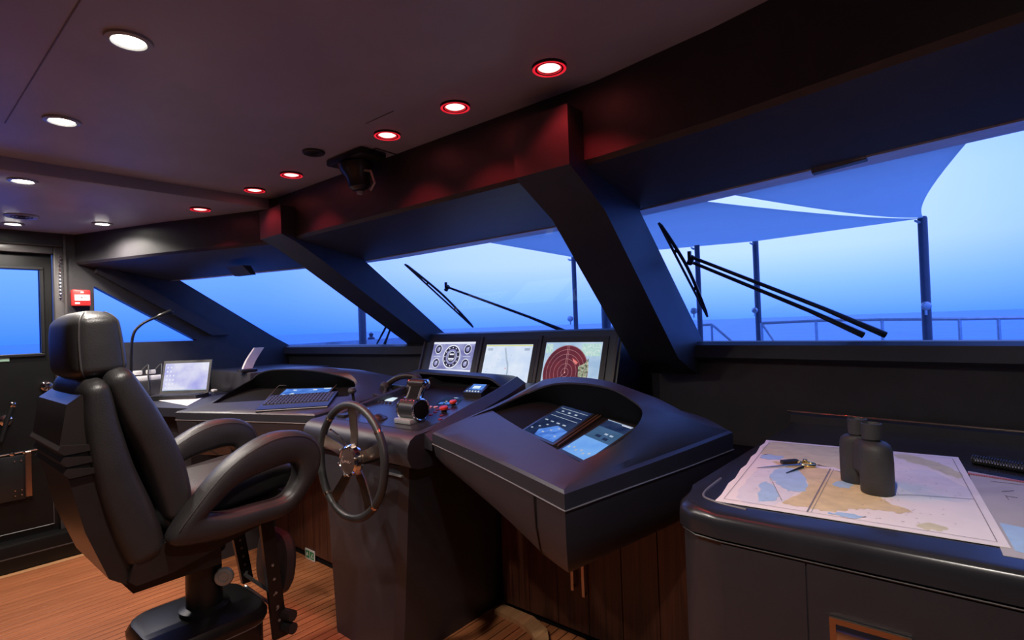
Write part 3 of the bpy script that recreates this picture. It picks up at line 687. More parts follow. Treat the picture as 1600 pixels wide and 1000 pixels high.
for r in range(5):
    bm = NB(); nk = 18
    for c in range(nk):
        u0, v0 = .03+.94*c/nk, .32+.13*r; u1, v1 = u0+.94/nk*.8, v0+.10
        loft(bm, [[fr.p(u0, v0, .006), fr.p(u1, v0, .006), fr.p(u1, v1, .007), fr.p(u0, v1, .007)], [fr.p(u0+.004, v0+.01, .0125), fr.p(u1-.004, v0+.01, .0125), fr.p(u1-.004, v1-.01, .0135), fr.p(u0+.004, v1-.01, .0135)]])
    obj('key_row', bm, 'key', t, 0)

# ------------------------------------------------------------------ centre console
cc = thing('helm_console', 'central charcoal helm console carrying the wheel and engine controls', 'console', (XC, 1.7, 0))
def dz(y): return .935+.14*(y-1.38)
# body: lofted from floor to deck, narrower at the foot
sec = []
for z, xl, xr, yf in [(0, -2.24, -1.775, 1.33), (.45, -2.30, -1.75, 1.345), (.80, -2.36, -1.735, 1.36)]:
    sec.append([(xl, yf+.03, z), (xl+.03, yf, z), (xr-.03, yf, z), (xr, yf+.03, z), (xr, 2.2, z), (xl, 2.2, z)])
bm = NB(); loft(bm, sec); bevel(bm, .01, 2, .6); obj('pedestal', bm, 'console', cc, .6)
# rolled front rail and deck
bm = NB(); prof = [(1.37, .80), (1.335, .815), (1.318, .85), (1.318, .89), (1.332, .918), (1.36, .935), (1.40, dz(1.40)), (2.20, dz(2.2)), (2.20, .80)]
prism(bm, prof, -2.43, -1.655); bevel(bm, .014, 3, .9); obj('deck', bm, 'console', cc, .7)
bm = NB(); poly(bm, [(-2.40, 1.41, dz(1.41)+.0015), (-1.70, 1.41, dz(1.41)+.0015), (-1.70, 2.06, dz(2.06)+.0015), (-2.40, 2.06, dz(2.06)+.0015)]); obj('control_panel', bm, 'deckpanel', cc, 0)
bm = NB(); box(bm, (-1.80, 1.352, .765), (.13, .012, .006)); obj('hatch_seam', bm, 'edge', cc)
# right-hand raised rim of the deck, sweeping up into the hood
bm = NB(); rp = [(-1.655, 1.405, .930), (-1.665, 1.55, .968), (-1.68, 1.75, 1.012), (-1.70, 1.95, 1.055), (-1.735, 2.10, 1.085)]
secs = [[(p[0]-.028, p[1], p[2]-.05), (p[0]-.024, p[1], p[2]+.002), (p[0]-.008, p[1], p[2]+.008), (p[0]+.045, p[1], p[2]-.022), (p[0]+.045, p[1], p[2]-.06)] for p in cr(rp, 3)]
loft(bm, secs); obj('deck_rim', bm, 'console', cc, .7)
bm = NB(); secs = [[(2*XC-x, y, z) for x, y, z in s] for s in [[(p[0]-.028, p[1], p[2]-.05), (p[0]-.024, p[1], p[2]+.002), (p[0]-.008, p[1], p[2]+.008), (p[0]+.045, p[1], p[2]-.022), (p[0]+.045, p[1], p[2]-.06)] for p in cr(rp, 3)]]
loft(bm, secs); obj('deck_rim', bm, 'console', cc, .7)
# hood over the back of the deck
hp = cr([(-2.60, 2.02, 1.02), (-2.55, 2.02, 1.075), (-2.44, 2.01, 1.105), (-2.15, 2.0, 1.104), (-1.93, 2.0, 1.098), (-1.84, 2.0, 1.093), (-1.775, 2.0, 1.062), (-1.73, 2.01, 1.03)], 4)
secs = [[p+Vector((0, 0, -.012)), p, p+Vector((0, .05, .010)), p+Vector((0, .20, -.012)), p+Vector((0, .20, -.06)), p+Vector((0, .06, -.022))] for p in hp]
bm = NB(); loft(bm, secs); obj('hood', bm, 'console', cc, .7)
bm = NB(); loft(bm, [[(p.x, 2.09, p.z-.02) for p in hp], [(p.x, 2.08, dz(2.08)-.01) for p in hp]], False, False); obj('hood_back', bm, 'recess', cc, .7)

# buttons, panel inlays: parts of the console
def on(x, y, h=0): return Vector((x, y, dz(y)+h))
DN = Vector((0, -.14, 1)).normalized()
for (px, big) in [((-1.802,1.650,0.973), 1.15), ((-1.838,1.744,0.986), 1.0)]:
    p = Vector(px); bm = NB(); lathe(bm, [(.011*big, 0), (.011*big, .012), (.008*big, .013)], p, DN, 16); b_ = obj('stop_button', bm, 'plastic', cc)
    bm = NB(); lathe(bm, [(.008*big, .012), (.017*big, .014), (.018*big, .022), (.014*big, .027), (0, .028)], p, DN, 18); obj('red_cap', bm, 'redbtn', b_)
for px in [(-1.939,1.687,0.978), (-1.907,1.695,0.979), (-1.904,1.633,0.970)]:
    p = Vector(px); bm = NB(); lathe(bm, [(.012, 0), (.012, .005), (.009, .007), (0, .0075)], p, DN, 14); obj('push_button', bm, mat('pale_pink_button', (.75, .50, .52), .4), cc)
for px in [(-1.839,1.630,0.970), (-1.765,1.600,0.966), (-1.828,1.593,0.965), (-1.861,1.665,0.975), (-1.816,1.687,0.978), (-1.725,1.555,0.960)]:
    p = Vector(px); bm = NB(); lathe(bm, [(.010, 0), (.010, .004), (.007, .0055), (0, .006)], p, DN, 12); obj('push_button', bm, mat('dim_red_button', (.20, .03, .05), .4), cc)
P4 = [(-1.943,1.719,0.982), (-1.821,1.749,0.987), (-1.885,1.869,1.003), (-2.017,1.864,1.003)]
pr, fr = screen(cc, P4, .004, 'touch_panel', 'scr_navy')
gfx(pr, 'screen_graphics', 'scr_blue', lambda bm: [fr.rect(bm, .1+.3*i, .15, .3+.3*i, .4, .0032) for i in range(3)] + [fr.rect(bm, .55, .88, .72, .95, .0034)])
gfx(pr, 'screen_graphics', 'scr_cloud', lambda bm: [fr.rect(bm, .5, .9, .66, .95, .0036), fr.rect(bm, .3, .45, .38, .5, .0036), fr.rect(bm, .32, .3, .36, .36, .0036)])
# keypad panel left of the throttle
P4 = [(-2.381,1.647,0.972), (-2.184,1.659,0.974), (-2.261,1.786,0.992), (-2.455,1.782,0.991)]
pr, fr = screen(cc, P4, .006, 'keypad_panel', 'deckpanel')
gfx(pr, 'screen_graphics', 'scr_cloud', lambda bm: fr.rect(bm, .48, .45, .82, .92, .0034))
bm = NB()
for i in range(6): 
    a = fr.p(.08+.15*i, .2, .004); lathe(bm, [(.007, 0), (.006, .006), (0, .007)], a, DN, 8)
obj('keypad_keys', bm, 'key', pr)
# round trackball and chrome knob
p = Vector((-2.043,1.465,0.947)); bm = NB(); lathe(bm, [(.045, 0), (.044, .006), (.030, .012), (.027, .016), (.018, .024), (0, .027)], p, DN, 22); b_ = obj('trackball', bm, 'leatherback', cc)
p = Vector((-2.225,1.527,0.956)); bm = NB(); lathe(bm, [(.020, 0), (.020, .016), (.016, .02), (0, .021)], p, DN, 18); obj('rotary_knob', bm, 'chrome', cc)
p = Vector((-2.294,1.455,0.945)); bm = NB(); box(bm, p+DN*.006, (.07, .05, .012)); bevel(bm, .003, 2); obj('switch_block', bm, 'plastic', cc)
p = Vector((-2.031,1.719,0.983)); bm = NB(); lathe(bm, [(.005, 0), (.005, .03), (.008, .034), (.006, .044), (0, .046)], p, DN, 10); obj('toggle', bm, 'chrome', cc)

# small display unit standing on the deck
q = Vector((-1.804,1.852,1.001))
t = thing('instrument_unit', 'small dark instrument box with a blue sloping screen near the hood', 'instrument', q)
P4 = [(-1.896,1.866,1.003), (-1.778,1.870,1.004), (-1.839,2.000,1.022), (-1.965,2.001,1.022)]
b4 = [Vector(v) for v in P4]; bm = NB(); loft(bm, [b4, [b4[0]+Vector((0, 0, .030)), b4[1]+Vector((0, 0, .030)), b4[2]+Vector((0, 0, .036)), b4[3]+Vector((0, 0, .036))]]); bevel(bm, .004, 2); bd = obj('case', bm, 'plastic', t)
fr = Flat(b4[0]+Vector((0, 0, .0305)), b4[1]-b4[0], b4[3]-b4[0]+Vector((0, 0, .006)))
bm = NB(); fr.rect(bm, .15, .28, .9, .92, .001); obj('screen', bm, 'scr_blue', t, 0)
bm = NB(); fr.rect(bm, .3, .4, .7, .7, .0016); [fr.rect(bm, .12+.16*i, .06, .2+.16*i, .16, .0016) for i in range(5)]; obj('screen_graphics', bm, 'scr_cloud', t, 0)

# engine control: horizontal drum with two levers
q = Vector((-1.842,1.485,0.950)); c = q + Vector((0, .02, .055))
t = thing('throttle_control', 'chrome and black twin engine lever on a horizontal drum', 'throttle', q)
bm = NB(); box(bm, (c.x-.01, c.y-.01, q.z+.008), (.11, .09, .022)); bevel(bm, .005, 2); obj('base', bm, 'silver', t)
bm = NB(); lathe(bm, [(.040, -.055), (.046, -.05), (.047, .045), (.040, .05)], c, (1, 0, 0), 28); obj('drum', bm, 'plastic', t)
for s in (-1, 1):
    bm = NB(); tube(bm, [c+Vector((.052*s, .044*math.cos(2*PI*i/28), .044*math.sin(2*PI*i/28))) for i in range(28)], .0055, 8, True); obj('drum_ring', bm, 'chrome', t)
bm = NB(); lathe(bm, [(.038, .05), (.036, .058), (.02, .060), (0, .060)], c, (1, 0, 0), 24); obj('drum_cap', bm, 'recess', t)
for s in (-1, 1):
    bm = NB(); lv = [c+Vector((.040*s, 0, .04)), c+Vector((.036*s, .015, .068)), c+Vector((.040*s, .032, .098))]
    tube(bm, lv, [.010, .008, .011], 8); obj('lever', bm, 'chrome', t)
bm = NB(); h = c+Vector((0, .036, .106)); lathe(bm, [(.016, -.052), (.021, -.046), (.022, 0), (.021, .046), (.016, .052)], h, (1, 0, 0), 18); obj('grip', bm, 'leatherback', t)
for s in (-1, 1):
    bm = NB(); lathe(bm, [(.017, 0), (.021, .003), (.021, .008), (.012, .011), (0, .012)], h+Vector((.046*s, 0, 0)), (s, 0, 0), 16); obj('grip_ring', bm, 'chrome', t)
bm = NB(); prism(bm, [(c.y-.01, c.z+.035), (c.y+.03, c.z+.035), (c.y+.045, c.z+.095), (c.y+.02, c.z+.095)], c.x-.03, c.x+.03); bevel(bm, .006, 2); obj('lever_web', bm, 'recess', t)
bm = NB()
for i in range(9): lathe(bm, [(.004, 0), (.003, .003), (0, .004)], c+Vector((-.042+.0105*i, -.026, .040)), (0, -.5, .8), 6)
obj('scale_studs', bm, 'chrome', t)

# joystick
p = Vector((-2.283,1.511,0.953)); t = thing('joystick', 'small black joystick with a round knob left of the wheel top', 'joystick', p)
bm = NB(); lathe(bm, [(.030, 0), (.028, .012), (.018, .030), (.009, .045)], p, DN, 18); obj('boot', bm, 'rubber', t)
bm = NB(); tube(bm, [p+DN*.04, p+DN*.105], .007, 8); obj('stick', bm, 'blackmetal', t)
bm = NB(); lathe(bm, [(.006, .095), (.018, .102), (.021, .112), (.016, .124), (0, .128)], p, DN, 16); obj('knob', bm, 'rubber', t)

# telephone handset on its cradle, behind the throttle
a, b = Vector((-2.473,1.840,1.044)), Vector((-2.269,1.900,1.088))
t = thing('radio_handset', 'dark curved radio handset resting on its cradle under the hood', 'handset', a.lerp(b, .5)-Vector((0, 0, .06)))
bm = NB(); mid = a.lerp(b, .5)+Vector((0, 0, .028)); pp = cr([a, a.lerp(mid, .5)+Vector((0, 0, .008)), mid, b.lerp(mid, .5)+Vector((0, 0, .006)), b], 4); tube(bm, pp, [.018]+[.016]*(len(pp)-2)+[.018], 12); obj('grip', bm, 'leatherback', t)
for e_ in (a, b):
    bm = NB(); lathe(bm, [(.022, -.012), (.028, -.004), (.028, .014), (.020, .022), (0, .024)], e_+Vector((0, -.006, -.004)), (0, -.75, -.45), 18); obj('ear_cap', bm, 'rubber', t)
bm = NB(); cq = a.lerp(b, .5); bx(bm, (cq.x-.10, cq.y-.01, dz(cq.y)), (cq.x+.12, cq.y+.05, cq.z-.02)); bevel(bm, .008, 2); obj('cradle', bm, 'plastic', t)
bm = NB(); coil = []
for i in range(90):
    u = i/89; base = a.lerp(Vector((a.x+.02, a.y-.10, dz(a.y-.1)+.015)), u)+Vector((.10*math.sin(PI*u), -.06*math.sin(PI*u), -.02*math.sin(PI*u)))
    base.z = max(base.z, dz(base.y)+.016); coil.append(base+Vector((math.cos(i*1.3)*.009, 0, math.sin(i*1.3)*.009)))
tube(bm, coil, .003, 5); obj('coiled_cord', bm, 'rubber', t)

# ------------------------------------------------------------------ steering wheel
wc = Vector((-1.858,1.200,0.844)); t = thing('steering_wheel', 'black leather steering wheel with bronze spokes and a round hub', 'steering wheel', wc)
wn_ = Vector((0, -1, .06)).normalized(); wx = Vector((1, 0, 0)); wy = wn_.cross(wx).normalized()*-1
if wy.z < 0: wy = -wy
RW = .218
def wp(a, r, h=0): return wc + wx*math.cos(a)*r + wy*math.sin(a)*r + wn_*h
bm = NB(); tube(bm, [wp(2*PI*i/64, RW) for i in range(64)], .0155, 14, True); obj('rim', bm, 'leather', t)
for a in (.62, 2.35, 3.92, 5.55):
    bm = NB(); tube(bm, [wp(a-.025, RW), wp(a+.025, RW)], .0166, 14); obj('rim_ferrule', bm, 'bronze', t)
for k in range(5):
    a = PI/2 + .02 + 2*PI*k/5
    tn = -wx*math.sin(a)+wy*math.cos(a)
    bm = NB(); secs = []
    for r, hw, h in [(.035, .021, -.012), (.10, .022, -.016), (.17, .024, -.008), (.212, .027, 0)]:
        p = wp(a, r, h); secs.append([p-tn*hw-wn_*.003, p+tn*hw-wn_*.003, p+tn*hw+wn_*.003, p-tn*hw+wn_*.003])
    loft(bm, secs); bevel(bm, .0015, 1, .8); obj('spoke', bm, 'bronze', t)
bm = NB(); lathe(bm, [(.058, -.02), (.064, -.005), (.060, .012), (.052, .018), (.050, .014)], wc, wn_, 36); obj('hub_ring', bm, 'chrome', t)
bm = NB(); lathe(bm, [(.050, 0), (.050, .015), (.03, .019), (0, .020)], wc, wn_, 32); hub = obj('hub_cap', bm, 'hubdark', t)
hf = Flat(wc+wn_*.0215, wx, wy); bm = NB()
sc = cr([(-.034, -.012, 0), (-.028, .016, 0), (-.020, .014, 0), (-.026, .0, 0), (-.018, -.008, 0), (-.012, .004, 0), (-.008, -.006, 0), (-.002, .004, 0), (.002, -.006, 0), (.008, .004, 0), (.012, -.006, 0), (.018, .004, 0), (.022, -.006, 0), (.032, .002, 0)], 3)
tube(bm, [hf.p(p.x, p.y, -.0005) for p in sc], .0011, 5); obj('hub_script', bm, 'hubscript', hub)
bm = NB(); lathe(bm, [(.024, -.14), (.024, -.02), (.05, -.015)], wc, wn_, 20); obj('shaft', bm, 'blackmetal', t)
bm = NB(); tube(bm, [wp(2.1, .065, -.004), wp(2.3, .12, .004), wp(2.45, .17, .006)], .003, 6); lathe(bm, [(.004, 0), (.007, .004), (0, .012)], wp(2.45, .17, .006), wn_, 8); obj('turn_signal_rod', bm, 'chrome', t)
bm = NB()
for k in range(6): lathe(bm, [(.006, 0), (.006, .006), (.003, .009)], wp(2*PI*k/6+.3, .057, .014), wn_, 8)
obj('hub_bolts', bm, 'chrome', t)

# ------------------------------------------------------------------ monitor bank
mb = thing('monitor_bank', 'long dark housing with three lit navigation monitors', 'monitors', (-2.0, 2.40, .9))
def mp(x, s, h=0):
    """x across, s metres down the sloping face from its top edge, h out of the face"""
    dn = Vector((0, -.12, -.35)).normalized(); nn = Vector((0, -.35, .12)).normalized()
    return Vector((x, 2.36, 1.30)) + dn*s + nn*h
hl, hr = -2.735, -1.275
sec = lambda x: [mp(x, -.012, 0), mp(x, .40, 0), (x, 2.50, .93), (x, 2.545, 1.16), (x, 2.53, 1.27), (x, 2.47, 1.315), (x, 2.39, 1.32)]
bm = NB(); loft(bm, [sec(hl), sec(hr)]); bevel(bm, .022, 3, .9); obj('housing', bm, 'console', mb, .6)
postm = mat('brown_black_trim', (.075, .050, .046), .4)
for x in (hl+.02, -2.205, -1.765, hr-.02):
    bm = NB(); pw = .010 if x in (hl+.02, hr-.02) else .012; a = [mp(x-pw, .012, .0), mp(x+pw, .012, .0), mp(x+pw, .38, .0), mp(x-pw, .38, .0)]; b = [mp(x-pw+.003, .014, .012), mp(x+pw-.003, .014, .012), mp(x+pw-.003, .378, .012), mp(x-pw+.003, .378, .012)]
    loft(bm, [a, b]); obj('divider_post', bm, postm, mb)
scrs = []
bezm = mat('monitor_bezel', (.045, .034, .033), .4)
for x0, x1, s0, s1, m in [(-2.622, -2.252, .043, .232, 'scr_lilac'), (-2.157, -1.811, .062, .335, 'scr_white'), (-1.722, -1.375, .052, .335, 'scr_cyan')]:
    bz = .030
    bm = NB(); a = [mp(x0-bz, s0-bz, 0), mp(x1+bz, s0-bz, 0), mp(x1+bz, s1+bz, 0), mp(x0-bz, s1+bz, 0)]; b = [mp(x0-bz, s0-bz, .006), mp(x1+bz, s0-bz, .006), mp(x1+bz, s1+bz, .006), mp(x0-bz, s1+bz, .006)]
    loft(bm, [a, b]); bevel(bm, .002, 1); mo = obj('monitor', bm, bezm, mb)
    fr = Flat(mp(x0, s1, .0065), (x1-x0, 0, 0), mp(x0, s0, 0)-mp(x0, s1, 0)); fr.n = Vector((0, -.35, .12)).normalized()
    bm = NB(); fr.rect(bm, 0, 0, 1, 1, .0006); obj('screen', bm, m, mo, 0); scrs.append((mo, fr))
mo, fr = scrs[0]; A_ = .37/.189
gfx(mo, 'screen_graphics', 'scr_pale', lambda bm: (fr.rect(bm, 0, .93, 1, 1, .001), fr.rect(bm, 0, 0, 1, .07, .001), fr.ring(bm, .5, .5, .205, .02, .0016, A_), [fr.ring(bm, u, v, .085, .012, .0016, A_) for u, v in ((.15, .75), (.85, .75), (.15, .27), (.85, .27))], [fr.rect(bm, u, .5, u+.17, .515, .0014) for u in (.06, .77)]))
gfx(mo, 'screen_graphics', 'scr_dark', lambda bm: (fr.ring(bm, .5, .5, .185, .055, .0018, A_), fr.disc(bm, .5, .5, .095, .0014, A_), [fr.ring(bm, u, v, .073, .032, .0018, A_, 20) for u, v in ((.15, .75), (.85, .75), (.15, .27), (.85, .27))]))
gfx(mo, 'screen_graphics', 'scr_pale', lambda bm: [fr.rect(bm, .5+.157*math.cos(a)-.01, .5+.157*A_*math.sin(a)-.02, .5+.157*math.cos(a)+.01, .5+.157*A_*math.sin(a)+.02, .0022) for a in [2*PI*i/12 for i in range(12)]] + [fr.rect(bm, .45, .55, .55, .6, .0022), fr.rect(bm, .44, .4, .56, .45, .0022), fr.ring(bm, .5, .52, .085, .008, .0022, A_)] + [fr.line(bm, (u, v), (u+.03, v+.08), .004, .0022) for u, v in ((.15, .75), (.85, .75), (.15, .27), (.85, .27))])
mo, fr = scrs[1]
gfx(mo, 'screen_graphics', 'scr_yellow', lambda bm: fr.rect(bm, 0, .965, 1, .99, .001))
rt = [(.43, .93), (.47, .80), (.50, .68), (.54, .58), (.56, .44), (.56, .30), (.57, .1)]
gfx(mo, 'screen_graphics', 'scr_grey', lambda bm: [fr.line(bm, a, b, .012, .0012) for a, b in zip(rt, rt[1:])] + [fr.rect(bm, .05, .87, .16, .92, .0012), fr.rect(bm, .84, .87, .95, .92, .0012)] + [fr.rect(bm, u, v, u+.015, v+.01, .0012) for u, v in [(random.uniform(.05, .9), random.uniform(.1, .8)) for _ in range(26)]])
gfx(mo, 'screen_graphics', 'scr_hot', lambda bm: fr.disc(bm, .505, .49, .012, .0016, 1.2, 10))
mo, fr = scrs[2]; A_ = .347/.283; cu, cv = .42, .43
gfx(mo, 'screen_graphics', 'scr_mint', lambda bm: (fr.rect(bm, .66, .74, .98, .97, .0010), fr.rect(bm, .01, .8, .14, .97, .001)))
gfx(mo, 'screen_graphics', 'scr_maroon', lambda bm: fr.disc(bm, cu, cv, .40, .0014, A_*1.05, 44))
gfx(mo, 'screen_graphics', 'scr_olive', lambda bm: fr.poly(bm, [(.62, .06), (.78, .2), (.82, .48), (.80, .70), (.74, .6), (.64, .55), (.66, .35)], .0018))
gfx(mo, 'screen_graphics', 'scr_ring', lambda bm: [fr.ring(bm, cu, cv, r, .0035, .0020, A_*1.05, 44) for r in (.065, .13, .2, .27, .335, .395)] + [fr.line(bm, (cu-.005, cv), (cu-.005, cv+.5), .002, .002), fr.line(bm, (cu+.02, cv+.1), (cu+.02, cv+.5), .0014, .002), fr.line(bm, (cu, cv), (cu-.25, cv-.3), .0014, .002)])
gfx(mo, 'screen_graphics', 'scr_hot', lambda bm: (fr.poly(bm, [(.52, .70), (.58, .66), (.63, .62), (.60, .58), (.55, .63)], .0024), fr.disc(bm, cu, cv, .012, .0024, 1.2, 10)))

# ------------------------------------------------------------------ cabinets under the consoles
def veneer_cabinet(x0, x1, y, z0, z1, n, label, loc):
    t = thing('veneered_cabinet', label, 'cabinet', loc)
    bm = NB(); bx(bm, (x0, y+.02, 0), (x1, y+.3, z1)); obj('carcass', bm, 'recess', t)
    wv = (x1-x0)/n
    for i in range(n):
        bm = NB(); bx(bm, (x0+wv*i+.0015, y, z0), (x0+wv*(i+1)-.0015, y+.02, z1)); bevel(bm, .001, 1); obj('veneer_panel', bm, 'walnut', t)
    bm = NB(); bx(bm, (x0, y+.012, 0.0), (x1, y+.02, z0-.004)); obj('toe_kick', bm, 'recess', t)
    return t
cabR = veneer_cabinet(-1.735, -.45, 1.93, .03, .84, 8, 'dark walnut veneered cabinet under the right console pod', (-1.1, 1.95, 0))
for px, ln in [((-1.319,1.925,0.260), .05), ((-1.264,1.925,0.267), .07)]:
    a = Vector(px); bm = NB(); bx(bm, (a.x-.007, 1.905, a.z-ln), (a.x+.007, 1.913, a.z+.10)); bevel(bm, .002, 1)
    for z in (a.z-ln+.01, a.z+.09): bx(bm, (a.x-.004, 1.91, z-.004), (a.x+.004, 1.935, z+.004))
    obj('bar_handle', bm, 'bronze', cabR)
bm = NB(); prism(bm, [(-1.735, 1.86), (-1.60, 1.855), (-1.50, 1.83), (-1.42, 1.775), (-1.38, 1.70), (-1.34, 1.70), (-1.36, 1.79), (-1.44, 1.88), (-1.55, 1.925), (-1.735, 1.928)], 0, .02, 'z'); bevel(bm, .006, 2)
tag(obj('floor_threshold', bm, 'teaklight'), 'curved pale teak threshold on the floor before the right cabinet', 'threshold')
cabL = veneer_cabinet(-3.45, -2.37, 1.66, .04, .88, 7, 'dark walnut veneered cabinet under the left console pod', (-2.9, 1.7, 0))
a = Vector((-3.023,1.655,0.032)); t = thing('safety_sign', 'small green and white pictogram sign low on the walnut cabinet', 'sign', (a.x, 1.658, a.z-.02))
bm = NB(); bx(bm, (a.x-.052, 1.655, a.z-.030), (a.x+.052, 1.6595, a.z+.030)); obj('plate', bm, 'white', t)
bm = NB()
for s in (-1, 1): bx(bm, (a.x+s*.025-.021, 1.6535, a.z-.022), (a.x+s*.025+.021, 1.6555, a.z+.022))
obj('green_field', bm, 'green', t)
bm = NB()
def yq(pts): poly(bm, [(a.x+u, 1.653, a.z+v) for u, v in pts])
yq([(-.030, .012), (-.022, .014), (-.018, .002), (-.010, -.004), (-.016, -.008), (-.024, -.002), (-.034, -.014), (-.038, -.010)]); yq([(.012, -.016), (.020, -.016), (.038, .012), (.030, .014)]); yq([(.030, -.012), (.040, -.012), (.040, -.002)])
obj('pictogram', bm, 'white', t, 0)

# ------------------------------------------------------------------ port counter
pc = thing('side_counter', 'dark counter along the port wall under the triangular window', 'counter', (-3.95, 1.6, 0))
bm = NB(); prism(bm, [(-4.415, .98), (-3.72, 1.02), (-3.32, 1.15), (-3.25, 1.75), (-3.25, 2.24), (-4.415, 2.24)], .90, .95, 'z'); bevel(bm, .018, 3, .7); obj('counter_top', bm, 'console', pc, .7)
bm = NB(); prism(bm, [(-4.415, 1.03), (-3.75, 1.06), (-3.48, 1.19), (-3.48, 2.2), (-4.415, 2.2)], .0, .90, 'z'); bevel(bm, .01, 2, .7); obj('cabinet_body', bm, 'lining', pc, .7)
bm = NB(); bx(bm, (-4.415, 1.62, .951), (-3.66, 2.22, 1.10)); bevel(bm, .012, 2); obj('raised_shelf', bm, 'lining', pc)
bm = NB(); bx(bm, (-4.41, .985, .951), (-4.30, 1.6, 1.06)); bevel(bm, .008, 2); obj('wall_ledge', bm, 'lining', pc)

# paper under the laptop
bm = NB(); prism(bm, [(-4.105,1.182,0.951)[:2], (-3.488,1.181,0.951)[:2], (-4.096,1.540,0.951)[:2], (-4.914,1.523,0.951)[:2]], .9505, .9525, 'z'); tag(obj('paper_sheet', bm, 'paper'), 'white paper sheet lying under the open laptop', 'paper')
# laptop
l0, l1 = Vector((-4.137,1.233,1.007)), Vector((-3.887,1.443,1.008))
lx = (l1-l0); lx.z = 0; L_ = lx.length; lx.normalize(); ly = Vector((-lx.y, lx.x, 0))
if ly.dot(Vector((-1, .3, 0))) < 0: ly = -ly
lb = Vector((l0.x, l0.y, .953))-ly*.14
t = thing('laptop', 'open laptop with a bright desktop screen on the port counter', 'laptop', lb+lx*L_/2+ly*.1)
bm = NB(); fr = Flat(lb, lx*L_, ly*.15); lo = [fr.o, fr.o+fr.ex, fr.o+fr.ex+fr.ey, fr.o+fr.ey]; loft(bm, [lo, [p+Vector((0, 0, .024)) for p in lo]]); bevel(bm, .005, 2); obj('base', bm, 'plastic', t)
bm = NB()
for r in range(5):
    for c in range(13):
        p0 = lb+lx*L_*(.06+.068*c)+ly*(.025+.022*r)+Vector((0, 0, .024)); a = lx*L_*.055; b = ly*.017
        loft(bm, [[p0, p0+a, p0+a+b, p0+b], [p+Vector((0, 0, .003)) for p in (p0, p0+a, p0+a+b, p0+b)]])
obj('keys', bm, 'key', t, 0)
hb = lb+ly*.14+Vector((0, 0, .024)); hu = (Vector((0, 0, 1))*.965+ly*.26).normalized(); hh = .225
bm = NB(); nb = lx.cross(hu); lo = [hb, hb+lx*L_, hb+lx*L_+hu*hh, hb+hu*hh]; sgn = -1 if nb.dot(ly) > 0 else 1
bk = ly*.010; loft(bm, [lo, [p+bk for p in lo]]); bevel(bm, .004, 2); ld = obj('lid', bm, 'laptopgrey', t)
fr = Flat(hb-ly*.0012+lx*L_*.045+hu*.02, lx*L_*.91, hu*(hh-.038)); fr.n = -ly
bm = NB(); fr.rect(bm, 0, 0, 1, 1, .0004); obj('screen', bm, 'scr_desk', ld, 0)
bm = NB(); [fr.rect(bm, .05+.075*c, .07+.15*r, .085+.075*c, .13+.15*r, .0012) for r in range(6) for c in range(3) if not (c == 2 and r > 3)]; fr.rect(bm, .86, .965, .99, .985, .0012); obj('screen_icons', bm, 'scr_pale', ld, 0, kind='stuff')
bm = NB(); fr.rect(bm, .0, .0, 1, .035, .001); obj('screen_taskbar', bm, 'scr_grey', ld, 0)
# little white mouse-like plug next to the laptop
p = Vector((-4.175,1.549,0.955)); bm = NB(); box(bm, (p.x+.03, p.y+.03, .962), (.05, .03, .018)); bevel(bm, .006, 2); tag(obj('computer_mouse', bm, 'white'), 'small pale mouse at the right corner of the laptop', 'mouse')
# power strip with plugs on the ledge
a = Vector((-4.345,1.186,1.086)); t = thing('power_strip', 'white power strip with plugs on the ledge behind the chair', 'power strip', (a.x, a.y, 1.06))
bm = NB(); bx(bm, (a.x-.035, a.y-.09, 1.061), (a.x+.03, a.y+.13, 1.095)); bevel(bm, .006, 2); obj('strip', bm, 'white', t)
for k, dy in enumerate((-.02, .06)):
    bm = NB(); box(bm, (a.x, a.y+dy, 1.12), (.03, .055, .028)); bevel(bm, .005, 2); obj('plug', bm, 'white', t)
    bm = NB(); tube(bm, cr([(a.x, a.y+dy+.02, 1.125), (a.x+.02, a.y+dy+.06, 1.17), (a.x+.05, a.y+dy+.05, 1.11), (a.x+.06, a.y+dy+.05, 1.0)], 5), .005, 6); obj('cable', bm, 'rubber', t)
# gooseneck lamp
gb = Vector((-3.950,1.028,1.134)); g1 = Vector((-3.950,1.040,1.359)); g2 = Vector((-3.950,1.090,1.442)); g3 = Vector((-3.950,1.178,1.489)); g4 = Vector((-3.950,1.259,1.526))
t = thing('gooseneck_lamp', 'black gooseneck reading lamp bent over the chair headrest', 'lamp', (gb.x, gb.y, .95))
bm = NB(); lathe(bm, [(.04, 0), (.04, .012), (.016, .02), (.013, .05)], (gb.x, gb.y, .951), n=20); obj('base', bm, 'blackmetal', t)
bm = NB(); tube(bm, cr([(gb.x, gb.y, .99), gb, g1, g2, g3], 6), .0085, 10); obj('neck', bm, 'blackmetal', t)
bm = NB(); tube(bm, [g3, g3.lerp(g4, .1), g3.lerp(g4, .9), g4], [.009, .014, .014, .010], 12); obj('lamp_head', bm, 'blackmetal', t)
bm = NB(); tube(bm, [g4, g4+(g4-g3).normalized()*.008], .010, 10); obj('head_tip', bm, 'chrome', t)
